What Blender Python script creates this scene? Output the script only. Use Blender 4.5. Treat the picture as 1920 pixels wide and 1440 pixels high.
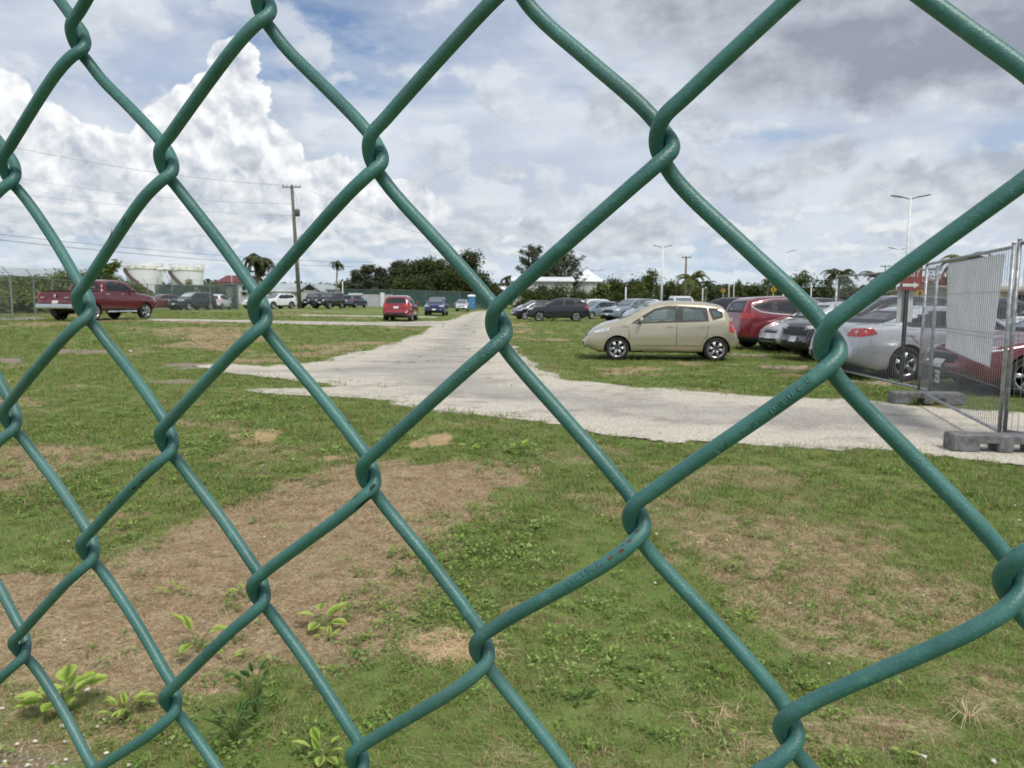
import bpy, bmesh, math, random
import numpy as np
from mathutils import Vector, Matrix, Euler
from mathutils.bvhtree import BVHTree
from mathutils.geometry import delaunay_2d_cdt, tessellate_polygon
R = math.radians
for o in list(bpy.data.objects): bpy.data.objects.remove(o)
scene = bpy.context.scene
COL = scene.collection

# ------------------------------------------------------------------ camera
F = 1400.0; CAMH = 1.50; ROLL = R(0.35); PITCH = math.atan2(157.0, F)
CAMP = Vector((0, 0, CAMH))
_f = Vector((0, math.cos(PITCH), -math.sin(PITCH)))
_r0 = Vector((1, 0, 0)); _u0 = Vector((0, math.sin(PITCH), math.cos(PITCH)))
_r = _r0 * math.cos(ROLL) + _u0 * math.sin(ROLL)
_u = _u0 * math.cos(ROLL) - _r0 * math.sin(ROLL)
cd = bpy.data.cameras.new('camera'); cam = bpy.data.objects.new('camera', cd); COL.objects.link(cam)
cd.sensor_width = 36; cd.lens = 36 * F / 1920; cd.clip_start = 0.02; cd.clip_end = 6000
cam.matrix_world = Matrix(((_r.x, _u.x, -_f.x, 0), (_r.y, _u.y, -_f.y, 0), (_r.z, _u.z, -_f.z, CAMH), (0, 0, 0, 1)))
cd.dof.use_dof = True; cd.dof.focus_distance = 0.20; cd.dof.aperture_fstop = 26.25 / 1000 / 0.00036
scene.camera = cam

# ------------------------------------------------------------------ node helpers
class N:
    """tiny expression wrapper round shader math nodes"""
    def __init__(s, t, sock): s.t = t; s.s = sock
    def _m(s, op, *a):
        n = s.t.nodes.new('ShaderNodeMath'); n.operation = op
        for i, v in enumerate((s,) + a):
            if isinstance(v, N): s.t.links.new(v.s, n.inputs[i])
            else: n.inputs[i].default_value = v
        return N(s.t, n.outputs[0])
    def __add__(s, o): return s._m('ADD', o)
    def __sub__(s, o): return s._m('SUBTRACT', o)
    def __mul__(s, o): return s._m('MULTIPLY', o)
    def __truediv__(s, o): return s._m('DIVIDE', o)
    __radd__ = __add__; __rmul__ = __mul__
    def __rsub__(s, o): return (s * -1.0) + o
    def max(s, o): return s._m('MAXIMUM', o)
    def min(s, o): return s._m('MINIMUM', o)
    def pow(s, o): return s._m('POWER', o)
    def sqrt(s): return s._m('SQRT')
    def abs(s): return s._m('ABSOLUTE')
    def smax(s, o, k): return s._m('SMOOTH_MAX', o, k)
    def clamp(s): 
        n = s.t.nodes.new('ShaderNodeClamp'); s.t.links.new(s.s, n.inputs[0]); return N(s.t, n.outputs[0])
    def step(s, a, b, lo=0.0, hi=1.0):
        n = s.t.nodes.new('ShaderNodeMapRange'); n.interpolation_type = 'SMOOTHSTEP'; n.clamp = True
        s.t.links.new(s.s, n.inputs[0])
        for i, v in ((1, a), (2, b), (3, lo), (4, hi)): n.inputs[i].default_value = v
        return N(s.t, n.outputs[0])
def vec(t, x, y, z=0.0):
    n = t.nodes.new('ShaderNodeCombineXYZ')
    for i, v in enumerate((x, y, z)):
        if isinstance(v, N): t.links.new(v.s, n.inputs[i])
        else: n.inputs[i].default_value = v
    return n.outputs[0]
def noise(t, v, scale, detail=3, rough=0.5, dist=0.0, lac=2.0):
    n = t.nodes.new('ShaderNodeTexNoise'); n.inputs['Scale'].default_value = scale
    n.inputs['Detail'].default_value = detail; n.inputs['Roughness'].default_value = rough
    n.inputs['Distortion'].default_value = dist; n.inputs['Lacunarity'].default_value = lac
    if v is not None: t.links.new(v, n.inputs['Vector'])
    return N(t, n.outputs[0])
def voro(t, v, scale, detail=0, rough=0.5, smooth=0.6):
    n = t.nodes.new('ShaderNodeTexVoronoi'); n.feature = 'SMOOTH_F1'
    n.inputs['Scale'].default_value = scale; n.inputs['Detail'].default_value = detail
    n.inputs['Roughness'].default_value = rough; n.inputs['Smoothness'].default_value = smooth
    n.normalize = True
    t.links.new(v, n.inputs['Vector'])
    return N(t, n.outputs['Distance'])
def mixc(t, fac, a, b, mode='MIX'):
    n = t.nodes.new('ShaderNodeMix'); n.data_type = 'RGBA'; n.blend_type = mode
    for i, v in ((0, fac), (6, a), (7, b)):
        if isinstance(v, N): t.links.new(v.s, n.inputs[i])
        elif hasattr(v, 'is_output'): t.links.new(v, n.inputs[i])
        elif i == 0: n.inputs[i].default_value = v
        else: n.inputs[i].default_value = (*v, 1) if len(v) == 3 else v
    return n.outputs[2]

# ------------------------------------------------------------------ sky
SUN_EL, SUN_AZ = R(58), R(150)       # sun high, behind the camera to the right
w = bpy.data.worlds.new('World'); scene.world = w; w.use_nodes = True
t = w.node_tree; t.nodes.clear()
out = t.nodes.new('ShaderNodeOutputWorld'); bg = t.nodes.new('ShaderNodeBackground')
t.links.new(bg.outputs[0], out.inputs[0]); bg.inputs[1].default_value = 0.10
sky = t.nodes.new('ShaderNodeTexSky'); sky.sky_type = 'NISHITA'; sky.sun_disc = False
sky.sun_elevation = SUN_EL; sky.sun_rotation = SUN_AZ; sky.air_density = 1.0; sky.dust_density = 1.5; sky.ozone_density = 2.0
tc = t.nodes.new('ShaderNodeTexCoord'); sep = t.nodes.new('ShaderNodeSeparateXYZ')
t.links.new(tc.outputs['Generated'], sep.inputs[0])
dx, dy, dz = (N(t, sep.outputs[i]) for i in range(3))
az = dx._m('ARCTAN2', dy); el = dz._m('ARCSINE')
zz = dz.max(0.0) + 0.10
P = vec(t, dx / zz, dy / zz)                 # position on a cloud deck overhead
Q = vec(t, az, el, 0.0)                      # direction as azimuth and elevation
Qs = vec(t, az * 1.0, el * 2.6, 3.0)
# a white-ish veil of high cloud, torn open in streaks of blue
v1 = noise(t, Qs, 2.6, 7, 0.56, 0.4)
v2 = noise(t, P, 0.55, 6, 0.60, 0.3)
veil = (v1 * 0.62 + v2 * 0.38).step(0.34, 0.50)
veil = veil.max(el.step(0.02, 0.30, 0.22, 0.60))
def hole(cx, cy, rx, ry, amp):               # thin the veil towards one direction
    a = (az - (cx - 960) / 1400.0) / (rx / 1400.0); e = (el - (563 - cy) / 1400.0) / (ry / 1400.0)
    return (a * a + e * e).step(1.0, 0.0) * amp
opening = hole(600, 150, 260, 110, .85) + hole(520, 330, 120, 150, .7) + hole(150, 170, 170, 60, .5) + hole(760, 40, 200, 40, .35) \
    + hole(1430, 290, 330, 26, .75) + hole(1300, 500, 260, 40, .55) + hole(620, 520, 330, 40, .6) + hole(200, 460, 160, 40, .5) + hole(1860, 280, 120, 30, .6)
veil = (veil - opening * noise(t, Qs, 5.0, 5, .6).step(.40, .62)).clamp()
base = mixc(t, 1.0, sky.outputs[0], (0.58, 0.72, 0.96), 'MULTIPLY')
base = mixc(t, el.step(0.55, 0.12) * 0.9, base, (3.3, 4.7, 6.9))
base = mixc(t, el.step(0.20, 0.0), base, (4.3, 6.0, 7.8))
vs = noise(t, Qs, 4.5, 6, 0.6, 0.2)
veilc = mixc(t, vs.step(0.35, 0.65), (5.6, 6.2, 7.3), (7.3, 7.9, 8.6))
c = mixc(t, veil * 0.94, base, veilc)
# soft grey and white mid-level heaps
wv = t.nodes.new('ShaderNodeTexNoise'); wv.inputs['Scale'].default_value = 7; wv.inputs['Detail'].default_value = 5; wv.inputs['Roughness'].default_value = .6
t.links.new(Q, wv.inputs['Vector'])
wsep = t.nodes.new('ShaderNodeSeparateColor'); t.links.new(wv.outputs['Color'], wsep.inputs[0])
wx, wy = N(t, wsep.outputs[0]) - 0.5, N(t, wsep.outputs[1]) - 0.5
wv2 = t.nodes.new('ShaderNodeTexNoise'); wv2.inputs['Scale'].default_value = 26; wv2.inputs['Detail'].default_value = 4
t.links.new(Q, wv2.inputs['Vector'])
ws2 = t.nodes.new('ShaderNodeSeparateColor'); t.links.new(wv2.outputs['Color'], ws2.inputs[0])
sx, sy = N(t, ws2.outputs[0]) - 0.5, N(t, ws2.outputs[1]) - 0.5
def blobs(lst, k, wa, sa):
    aw = az + wx * wa + sx * sa; ew = el + wy * wa + sy * sa; f = None
    for cx, cy, rx, ry in lst:
        a = (aw - (cx - 960) / 1400.0) / (rx / 1400.0); e = (ew - (563 - cy) / 1400.0) / (ry / 1400.0)
        d = 1.0 - (a * a + e * e).sqrt()
        f = d if f is None else f.smax(d, k)
    return f
Qm = vec(t, az * 1.0 + wx * 0.05, el * 1.5 + wy * 0.05, 7.0)
m1 = noise(t, Qm, 9.0, 6, 0.55)
m1u = noise(t, vec(t, az * 1.0 + wx * 0.05 + 0.012, el * 1.5 + wy * 0.05 + 0.03, 7.0), 9.0, 6, 0.55)
mm = (m1 - 0.5 + (0.22 - el).step(-0.1, 0.25) * 0.05)
malpha = mm.step(0.0, 0.10) * el.step(-0.01, 0.03)
mshade = ((m1 - m1u) * 5.0 + 0.45).clamp()
midc = mixc(t, mshade, (4.9, 5.4, 6.1), (8.2, 8.6, 9.0))
c = mixc(t, malpha * 0.55, c, midc)
# towering sunlit cumulus to the left
cum = blobs([(487, 180, 44, 56), (508, 235, 46, 50), (468, 262, 70, 66), (405, 305, 85, 76), (505, 350, 90, 90), (290, 350, 100, 70), (190, 335, 90, 70), (80, 290, 95, 75),
             (-40, 280, 120, 95), (60, 385, 180, 75), (300, 410, 240, 70), (560, 400, 160, 55), (700, 410, 150, 50), (760, 395, 60, 42), (640, 380, 90, 60), (-260, 300, 220, 170), (120, 420, 260, 60)], 0.18, 0.085, 0.018)
aw = az + wx * 0.05; ew = el + wy * 0.05
def billow(ox, oy):
    p = vec(t, aw + ox, ew + oy, 1.0)
    return (1.0 - voro(t, p, 22.0, 3.0, 0.55, 0.35))
b0 = billow(0, 0); b1 = billow(0.006, 0.012)
ca = (cum + (b0 - 0.62) * 0.35).step(0.0, 0.075)
relief = (b0 - b1) * 4.2
big = noise(t, vec(t, aw, ew, 5.0), 9.0, 4, 0.5)
low = ew.step(0.19, 0.07)
lum = (0.72 + relief - low * 0.36 + (cum.step(0.5, 0.0) * 0.13) - (big - 0.48).max(0.0) * 1.6).clamp()
cc = mixc(t, lum, (4.7, 5.3, 6.2), (9.9, 10.0, 10.1))
c = mixc(t, ca * (1.0 - el.step(0.075, 0.03) * 0.8), c, cc)
# low far cumulus along the horizon
lowb = noise(t, vec(t, az * 1.0 + wx * 0.02, el * 2.2 + wy * 0.02, 11.0), 13.0, 6, 0.55)
lowu = noise(t, vec(t, az * 1.0 + wx * 0.02 + .004, el * 2.2 + wy * 0.02 + .016, 11.0), 13.0, 6, 0.55)
la = (lowb - 0.48 + el.step(0.11, 0.03) * 0.05).step(0.0, 0.08) * el.step(0.16, 0.07)
c = mixc(t, la * 0.75, c, mixc(t, ((lowb - lowu) * 7.0 + 0.55).clamp(), (5.2, 5.9, 6.7), (8.8, 9.0, 9.0)))
# heavy grey decks, upper right and corner
gs = blobs([(1170, 225, 95, 62), (880, 437, 50, 22), (1500, 335, 70, 45), (1300, 240, 60, 45), (1410, 360, 80, 36), (1300, 350, 60, 30), (940, 350, 40, 20),
            (1740, 380, 110, 50), (1170, 440, 150, 40), (480, 340, 40, 30), (1010, 440, 60, 30), (1620, 380, 90, 40)], 0.2, 0.12, 0.03)
gn = noise(t, vec(t, az, el * 1.5, 8.0), 11.0, 6, 0.6); gn2 = noise(t, vec(t, az + .008, el * 1.5 + .02, 8.0), 11.0, 6, 0.6)
c = mixc(t, (gs + (gn - 0.5) * 1.5 + 0.08).step(0.0, 0.45) * 0.8, c, mixc(t, ((gn - gn2) * 4.0 + 0.4).clamp(), (4.3, 4.75, 5.4), (7.3, 7.8, 8.3)))
gr = blobs([(1600, 90, 380, 130), (1600, 175, 300, 105), (1800, 165, 320, 125), (1260, 25, 240, 85), (2000, 60, 300, 150), (120, 15, 170, 75), (2300, 200, 300, 160), (1050, -120, 600, 70)], 0.25, 0.14, 0.02)
g1 = noise(t, vec(t, az, el * 1.7, 2.0), 6.5, 6, 0.55)
g2 = noise(t, vec(t, az + .01, el * 1.7 + .03, 2.0), 6.5, 6, 0.55)
ga = (gr + (g1 - 0.5) * 1.2 + 0.18).step(0.0, 0.45)
gc = mixc(t, ((g1 - g2) * 4.0 + 0.42 + gr.step(.55, .0) * .3 - gr.step(.3, .9) * .25).clamp(), (2.8, 3.05, 3.7), (5.7, 6.1, 6.9))
c = mixc(t, ga * 0.88, c, gc)
# warm white haze right on the horizon, dull below it
c = mixc(t, el.step(0.09, -0.01) * 0.5, c, (5.2, 6.7, 8.0))
c = mixc(t, el.step(0.0, -0.03), c, (1.6, 1.6, 1.3))
t.links.new(c, bg.inputs[0])
w.cycles.sampling_method = 'MANUAL'; w.cycles.sample_map_resolution = 512
sl = bpy.data.lights.new('sun', 'SUN'); sl.energy = 2.7; sl.angle = R(14); sl.color = (1, 0.95, 0.86)
so = bpy.data.objects.new('sun', sl); COL.objects.link(so)
sd = Vector((math.sin(SUN_AZ) * math.cos(SUN_EL), math.cos(SUN_AZ) * math.cos(SUN_EL), math.sin(SUN_EL)))
so.rotation_euler = sd.to_track_quat('Z', 'Y').to_euler()
scene.view_settings.view_transform = 'Standard'; scene.view_settings.look = 'None'
scene.view_settings.exposure = 0.0; scene.view_settings.gamma = 1.0
scene.cycles.max_bounces = 4; scene.cycles.use_adaptive_sampling = True; scene.cycles.adaptive_threshold = 0.02; scene.cycles.adaptive_min_samples = 8; scene.cycles.transparent_max_bounces = 12
scene.cycles.caustics_reflective = False; scene.cycles.caustics_refractive = False
try: scene.cycles.use_denoising = True
except Exception: pass

# ------------------------------------------------------------------ general helpers
rnd = random.Random(7); rng = np.random.default_rng(11)
def sstep(x): x = np.clip(x, 0, 1); return x * x * (3 - 2 * x)
def gz(x, y):
    """height of the ground: level, rising gently to the left beyond the lawn"""
    return 0.42 * sstep((-np.asarray(x, float) - 3) / 15.0) * sstep((np.asarray(y, float) - 12) / 18.0)
def ray(px, py): return (_f * F + _r * (px - 960) + _u * (720 - py)).normalized()
def ground(px, py):
    d = ray(px, py); z = 0.0
    for _ in range(12):
        s = (z - CAMH) / d.z; p = CAMP + d * s; z = float(gz(p.x, p.y))
    return Vector((p.x, p.y, z))
def at(px, py, Y):
    d = ray(px, py); return CAMP + d * (Y / d.y)
def spot(px, Y):
    """ground point under an image column at a distance"""
    p = at(px, 566, Y); return Vector((p.x, Y, float(gz(p.x, Y))))
def _hash(ix, iy, s):
    h = (ix.astype(np.int64) * 374761393 + iy.astype(np.int64) * 668265263 + s * 1274126177) & 0xffffffff
    h = ((h ^ (h >> 13)) * 1274126177) & 0xffffffff
    return ((h ^ (h >> 16)) & 0xffff) / 65535.0
def vnoise(x, y, s=0):
    ix, iy = np.floor(x), np.floor(y); fx, fy = x - ix, y - iy
    fx = fx * fx * (3 - 2 * fx); fy = fy * fy * (3 - 2 * fy)
    a, b, c, d = _hash(ix, iy, s), _hash(ix + 1, iy, s), _hash(ix, iy + 1, s), _hash(ix + 1, iy + 1, s)
    return (a + (b - a) * fx) * (1 - fy) + (c + (d - c) * fx) * fy
def fbm(x, y, scale, octv=4, s=0):
    x = np.asarray(x, float) / scale; y = np.asarray(y, float) / scale; v = 0; a = 0.5; tot = 0
    for i in range(octv):
        v = v + a * vnoise(x, y, s + i * 17); tot += a; a *= 0.55; x = x * 2.03 + 13.1; y = y * 2.03 + 7.7
    return v / tot
def poly_sd(x, y, poly):
    """signed distance to a polygon, positive inside"""
    x = np.asarray(x, float); y = np.asarray(y, float); d = np.full(x.shape, 1e9); ins = np.zeros(x.shape, bool)
    n = len(poly)
    for i in range(n):
        x0, y0 = poly[i]; x1, y1 = poly[(i + 1) % n]
        ex, ey = x1 - x0, y1 - y0; l2 = ex * ex + ey * ey + 1e-12
        q = np.clip(((x - x0) * ex + (y - y0) * ey) / l2, 0, 1)
        d = np.minimum(d, np.hypot(x - x0 - q * ex, y - y0 - q * ey))
        if y0 != y1:
            c = ((y0 > y) != (y1 > y)) & (x < (x1 - x0) * (y - y0) / (y1 - y0) + x0); ins ^= c
    return np.where(ins, d, -d)
def gp(pts): return [(ground(a, b).x, ground(a, b).y) for a, b in pts]

def tag(o, label=None, cat=None, group=None, kind=None):
    if label: o['label'] = label
    if cat: o['category'] = cat
    if group: o['group'] = group
    if kind: o['kind'] = kind
    return o
def empty(name, loc, rz=0.0, label=None, cat=None, group=None):
    o = bpy.data.objects.new(name, None); COL.objects.link(o); o.location = loc; o.rotation_euler = (0, 0, rz)
    o.empty_display_size = 0.2
    return tag(o, label, cat, group)
def mesh_obj(name, V, Fc, mat, parent=None, smooth=False, mi=None):
    me = bpy.data.meshes.new(name); me.from_pydata([tuple(v) for v in V], [], Fc)
    for m in (mat if isinstance(mat, (list, tuple)) else [mat]): me.materials.append(m)
    if mi is not None: me.polygons.foreach_set('material_index', mi)
    if smooth: me.polygons.foreach_set('use_smooth', [True] * len(me.polygons))
    me.update(); o = bpy.data.objects.new(name, me); COL.objects.link(o)
    if parent: o.parent = parent
    return o
class MB:
    def __init__(s): s.v = []; s.f = []; s.m = []
    def add(s, V, Fc, m=0):
        b = len(s.v); s.v += [tuple(v) for v in V]; s.f += [tuple(b + i for i in f) for f in Fc]; s.m += [m] * len(Fc); return s
    def box(s, c, d, M=None, m=0, bev=0.0):
        x, y, z = d[0] / 2, d[1] / 2, d[2] / 2
        if bev > 0:
            V = []; k = bev
            for sx in (-1, 1):
                for sy in (-1, 1):
                    for sz in (-1, 1):
                        V += [(sx * (x - k), sy * (y - k), sz * z), (sx * (x - k), sy * y, sz * (z - k)), (sx * x, sy * (y - k), sz * (z - k))]
            bm = bmesh.new()
            for p in V: bm.verts.new(p)
            bmesh.ops.convex_hull(bm, input=bm.verts[:]); bm.verts.index_update()
            V = [v.co.copy() for v in bm.verts]; Fc = [[v.index for v in f.verts] for f in bm.faces]; bm.free()
        else:
            V = [(a * x, b * y, cc * z) for a in (-1, 1) for b in (-1, 1) for cc in (-1, 1)]
            Fc = [(0, 1, 3, 2), (4, 6, 7, 5), (0, 4, 5, 1), (2, 3, 7, 6), (0, 2, 6, 4), (1, 5, 7, 3)]
        V = [(M @ Vector(p) if M else Vector(p)) + Vector(c) for p in V]
        return s.add(V, Fc, m)
    def tube(s, pts, r, n=8, m=0, cap=True):
        pts = [Vector(p) for p in pts]; rs = r if isinstance(r, (list, tuple)) else [r] * len(pts)
        V = []; up = None
        for i, p in enumerate(pts):
            tg = (pts[min(i + 1, len(pts) - 1)] - pts[max(i - 1, 0)]).normalized()
            if up is None: up = tg.orthogonal().normalized()
            up = (up - tg * up.dot(tg)); up = up.normalized() if up.length > 1e-6 else tg.orthogonal().normalized()
            si = tg.cross(up)
            V += [p + (up * math.cos(2 * math.pi * k / n) + si * math.sin(2 * math.pi * k / n)) * rs[i] for k in range(n)]
        Fc = [(i * n + k, i * n + (k + 1) % n, (i + 1) * n + (k + 1) % n, (i + 1) * n + k) for i in range(len(pts) - 1) for k in range(n)]
        if cap: Fc += [tuple(range(n))[::-1], tuple((len(pts) - 1) * n + k for k in range(n))]
        return s.add(V, Fc, m)
    def lathe(s, prof, n=24, M=None, m=0, close=False, cap=True):
        """profile (radius, z) turned about z"""
        V = [((r * math.cos(2 * math.pi * k / n), r * math.sin(2 * math.pi * k / n), z)) for r, z in prof for k in range(n)]
        V = [(M @ Vector(p)) if M else Vector(p) for p in V]; q = len(prof)
        rr = range(q if close else q - 1)
        Fc = [(i * n + k, i * n + (k + 1) % n, ((i + 1) % q) * n + (k + 1) % n, ((i + 1) % q) * n + k) for i in rr for k in range(n)]
        if not close and cap:
            if prof[0][0] > 1e-4: Fc.append(tuple(range(n))[::-1])
            if prof[-1][0] > 1e-4: Fc.append(tuple((q - 1) * n + k for k in range(n)))
        return s.add(V, Fc, m)
    def build(s, name, mat, parent=None, smooth=False): return mesh_obj(name, s.v, s.f, mat, parent, smooth, s.m if isinstance(mat, (list, tuple)) else None)

def material(name, col, rough=0.6, metal=0.0, var=0.0, vscale=5.0, bump=0.0, bscale=30.0, coat=0.0, alpha=None, spec=0.5, objrand=0.0, col2=None, detail=4):
    m = bpy.data.materials.new(name); m.use_nodes = True; t = m.node_tree; b = t.nodes['Principled BSDF']
    b.inputs['Roughness'].default_value = rough; b.inputs['Metallic'].default_value = metal
    b.inputs['Specular IOR Level'].default_value = spec
    if coat: b.inputs['Coat Weight'].default_value = coat; b.inputs['Coat Roughness'].default_value = 0.04
    tcn = t.nodes.new('ShaderNodeTexCoord'); o = tcn.outputs['Object']
    c = (*col, 1)
    if var or col2:
        n = noise(t, o, vscale, detail, 0.6)
        c2 = col2 or tuple(x * (1 - var) for x in col); c1 = col if col2 else tuple(min(1, x * (1 + var)) for x in col)
        c = mixc(t, n.step(0.35, 0.65), c2, c1)
    if objrand:
        oi = t.nodes.new('ShaderNodeObjectInfo'); h = t.nodes.new('ShaderNodeHueSaturation')
        rn = N(t, oi.outputs['Random'])
        t.links.new((rn * objrand + (1 - objrand / 2)).s, h.inputs['Value']); t.links.new((rn * 0.05 + 0.475).s, h.inputs['Hue'])
        if hasattr(c, 'is_output'): t.links.new(c, h.inputs['Color'])
        else: h.inputs['Color'].default_value = c
        c = h.outputs[0]
    if hasattr(c, 'is_output'): t.links.new(c, b.inputs['Base Color'])
    else: b.inputs['Base Color'].default_value = c
    if bump:
        bn = t.nodes.new('ShaderNodeBump'); bn.inputs['Strength'].default_value = bump; bn.inputs['Distance'].default_value = 0.01
        t.links.new(noise(t, o, bscale, 4, 0.6).s, bn.inputs['Height']); t.links.new(bn.outputs[0], b.inputs['Normal'])
    if alpha is not None: b.inputs['Alpha'].default_value = alpha
    return m

# ------------------------------------------------------------------ ground, gravel, lawn patches
ROAD = gp([(897, 583), (918, 583), (930, 600), (945, 620), (975, 655), (985, 675), (1000, 697), (1040, 706), (1080, 712), (1250, 728), (1420, 742), (1600, 750), (1680, 758), (1800, 768), (1925, 775), (2250, 800),
           (2900, 1010), (2300, 925), (1920, 882), (1800, 862), (1700, 850), (1550, 848), (1400, 834), (1250, 832), (1150, 818), (1060, 801), (1000, 795), (900, 785), (800, 771), (740, 762), (690, 752), (590, 745), (500, 742), (420, 729),
           (500, 727), (600, 724), (520, 712), (430, 700), (360, 686), (430, 684), (500, 688), (600, 676), (700, 655), (770, 632), (790, 620), (800, 613), (835, 603), (862, 593), (880, 587)])
TRACK = gp([(270, 598), (430, 600), (560, 602), (700, 604), (850, 601), (850, 611), (760, 612), (690, 610), (560, 608), (430, 604), (290, 602)])
TRACK2 = gp([(560, 590), (650, 591), (820, 594), (822, 596), (650, 593.4), (560, 592)])
LANE = gp([(-600, 596), (0, 595), (66, 594), (90, 596), (90, 599), (0, 600), (-600, 601)])
def wig(x, y, amp=1.0): return (fbm(x, y, 1.1, 5, 3) - 0.5) * 0.75 * amp + (fbm(x, y, 6, 2, 9) - 0.5) * 0.5 * amp
DEAD = [(gp([(0, 1085), (130, 1065), (300, 1000), (400, 962), (520, 915), (600, 893), (700, 872), (850, 858), (990, 880), (960, 925), (870, 980), (800, 1050), (760, 1110), (690, 1170), (715, 1235), (640, 1275), (520, 1235), (470, 1285), (350, 1330), (200, 1300), (100, 1275), (-200, 1290), (-250, 1110)]), 1.0),
        (gp([(1230, 965), (1400, 945), (1560, 985), (1700, 1015), (1830, 1080), (1850, 1180), (1700, 1240), (1500, 1260), (1420, 1180), (1330, 1120), (1250, 1030)]), 0.58),
        (gp([(1560, 1300), (1800, 1290), (1950, 1440), (1200, 1500), (1280, 1370), (1450, 1330)]), 0.55),
        (gp([(1000, 1490), (1250, 1380), (1500, 1400), (1500, 1600), (1000, 1600)]), .5),
        (gp([(-100, 838), (190, 828), (240, 850), (160, 895), (0, 925), (-100, 920)]), 0.8), (gp([(290, 790), (440, 788), (450, 806), (300, 805)]), 0.7),
        (gp([(0, 745), (120, 752), (90, 775), (0, 775)]), .6), (gp([(300, 612), (480, 612), (560, 640), (420, 645), (300, 630)]), .55), (gp([(560, 645), (680, 640), (740, 632), (680, 655), (560, 672)]), .6),
        (gp([(1130, 690), (1230, 690), (1220, 702), (1140, 700)]), .7)]
STRAW = [(gp([(780, 1200), (840, 1183), (900, 1195), (905, 1222), (840, 1236), (785, 1228)]), 1), (gp([(455, 815), (500, 812), (505, 825), (465, 828)]), 1), (gp([(590, 850), (645, 845), (650, 855), (600, 864)]), 1),
         (gp([(765, 825), (820, 818), (825, 830), (775, 835)]), 1), (gp([(1290, 1330), (1400, 1290), (1420, 1350), (1330, 1400)]), .45)]
BARE = [(gp([(-200, 1375), (60, 1370), (150, 1395), (190, 1480), (-200, 1600)]), .62), (gp([(100, 655), (210, 655), (210, 666), (110, 668)]), .8), (gp([(320, 682), (420, 680), (430, 690), (330, 692)]), .9), (gp([(-60, 672), (60, 672), (60, 680), (-60, 680)]), .8), (gp([(285, 712), (350, 710), (350, 717), (290, 718)]), .7)]
def field(x, y, lst, soft=0.22, amp=1.0):
    v = np.zeros(np.shape(x))
    for poly, k in lst:
        d = poly_sd(x, y, poly) + (fbm(x, y, 0.7, 5, 21) - 0.5) * 1.1 * amp * np.clip(np.asarray(y) / 5.0, .5, 2.2)
        v = np.maximum(v, k * sstep(d / soft / 2 + 0.5))
    return v
def dead_field(x, y):
    v = np.maximum(field(x, y, DEAD), sstep((fbm(x, y, 3.2, 4, 40) - 0.60) / 0.10) * 0.75 * sstep((np.asarray(y) - 6) / 4))
    v = np.maximum(v, sstep((fbm(x, y, 0.9, 4, 60) - 0.60) / 0.09) * 0.5)
    return np.clip(v, 0, 1)
def road_sd(x, y):
    d = poly_sd(x, y, ROAD) + wig(x, y, 1.0)
    d = np.maximum(d, poly_sd(x, y, TRACK) + wig(x, y, 0.9)); d = np.maximum(d, poly_sd(x, y, TRACK2) + wig(x, y, .5)); return d

def grid_sheet(ys, wfun, nx):
    u = np.linspace(-1, 1, nx); Y, U = np.meshgrid(ys, u, indexing='ij'); X = U * wfun(Y); return X, Y
def sheet(name, X, Y, Z, keep, mat, attrs, smooth=True):
    ny, nx = X.shape; idx = np.arange(ny * nx).reshape(ny, nx)
    q = np.stack([idx[:-1, :-1], idx[:-1, 1:], idx[1:, 1:], idx[1:, :-1]], -1).reshape(-1, 4)
    if keep is not None:
        kf = (keep[:-1, :-1] | keep[1:, :-1] | keep[:-1, 1:] | keep[1:, 1:]).ravel(); q = q[kf]
        used, inv = np.unique(q, return_inverse=True); q = inv.reshape(-1, 4)
    else: used = np.arange(ny * nx)
    me = bpy.data.meshes.new(name); nv, nf = len(used), len(q)
    me.vertices.add(nv); me.vertices.foreach_set('co', np.stack([X, Y, Z], -1).reshape(-1, 3)[used].astype(np.float32).ravel())
    me.loops.add(nf * 4); me.loops.foreach_set('vertex_index', q.astype(np.int32).ravel())
    me.polygons.add(nf); me.polygons.foreach_set('loop_start', np.arange(nf, dtype=np.int32) * 4)
    me.update(calc_edges=True); me.validate()
    if smooth: me.polygons.foreach_set('use_smooth', np.ones(nf, bool))
    for k, v in attrs.items():
        a = me.attributes.new(k, 'FLOAT', 'POINT'); a.data.foreach_set('value', v.ravel()[used].astype(np.float32))
    me.materials.append(mat); o = bpy.data.objects.new(name, me); COL.objects.link(o); return o
def attr(t, name):
    n = t.nodes.new('ShaderNodeAttribute'); n.attribute_name = name; return N(t, n.outputs['Fac'])

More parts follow.
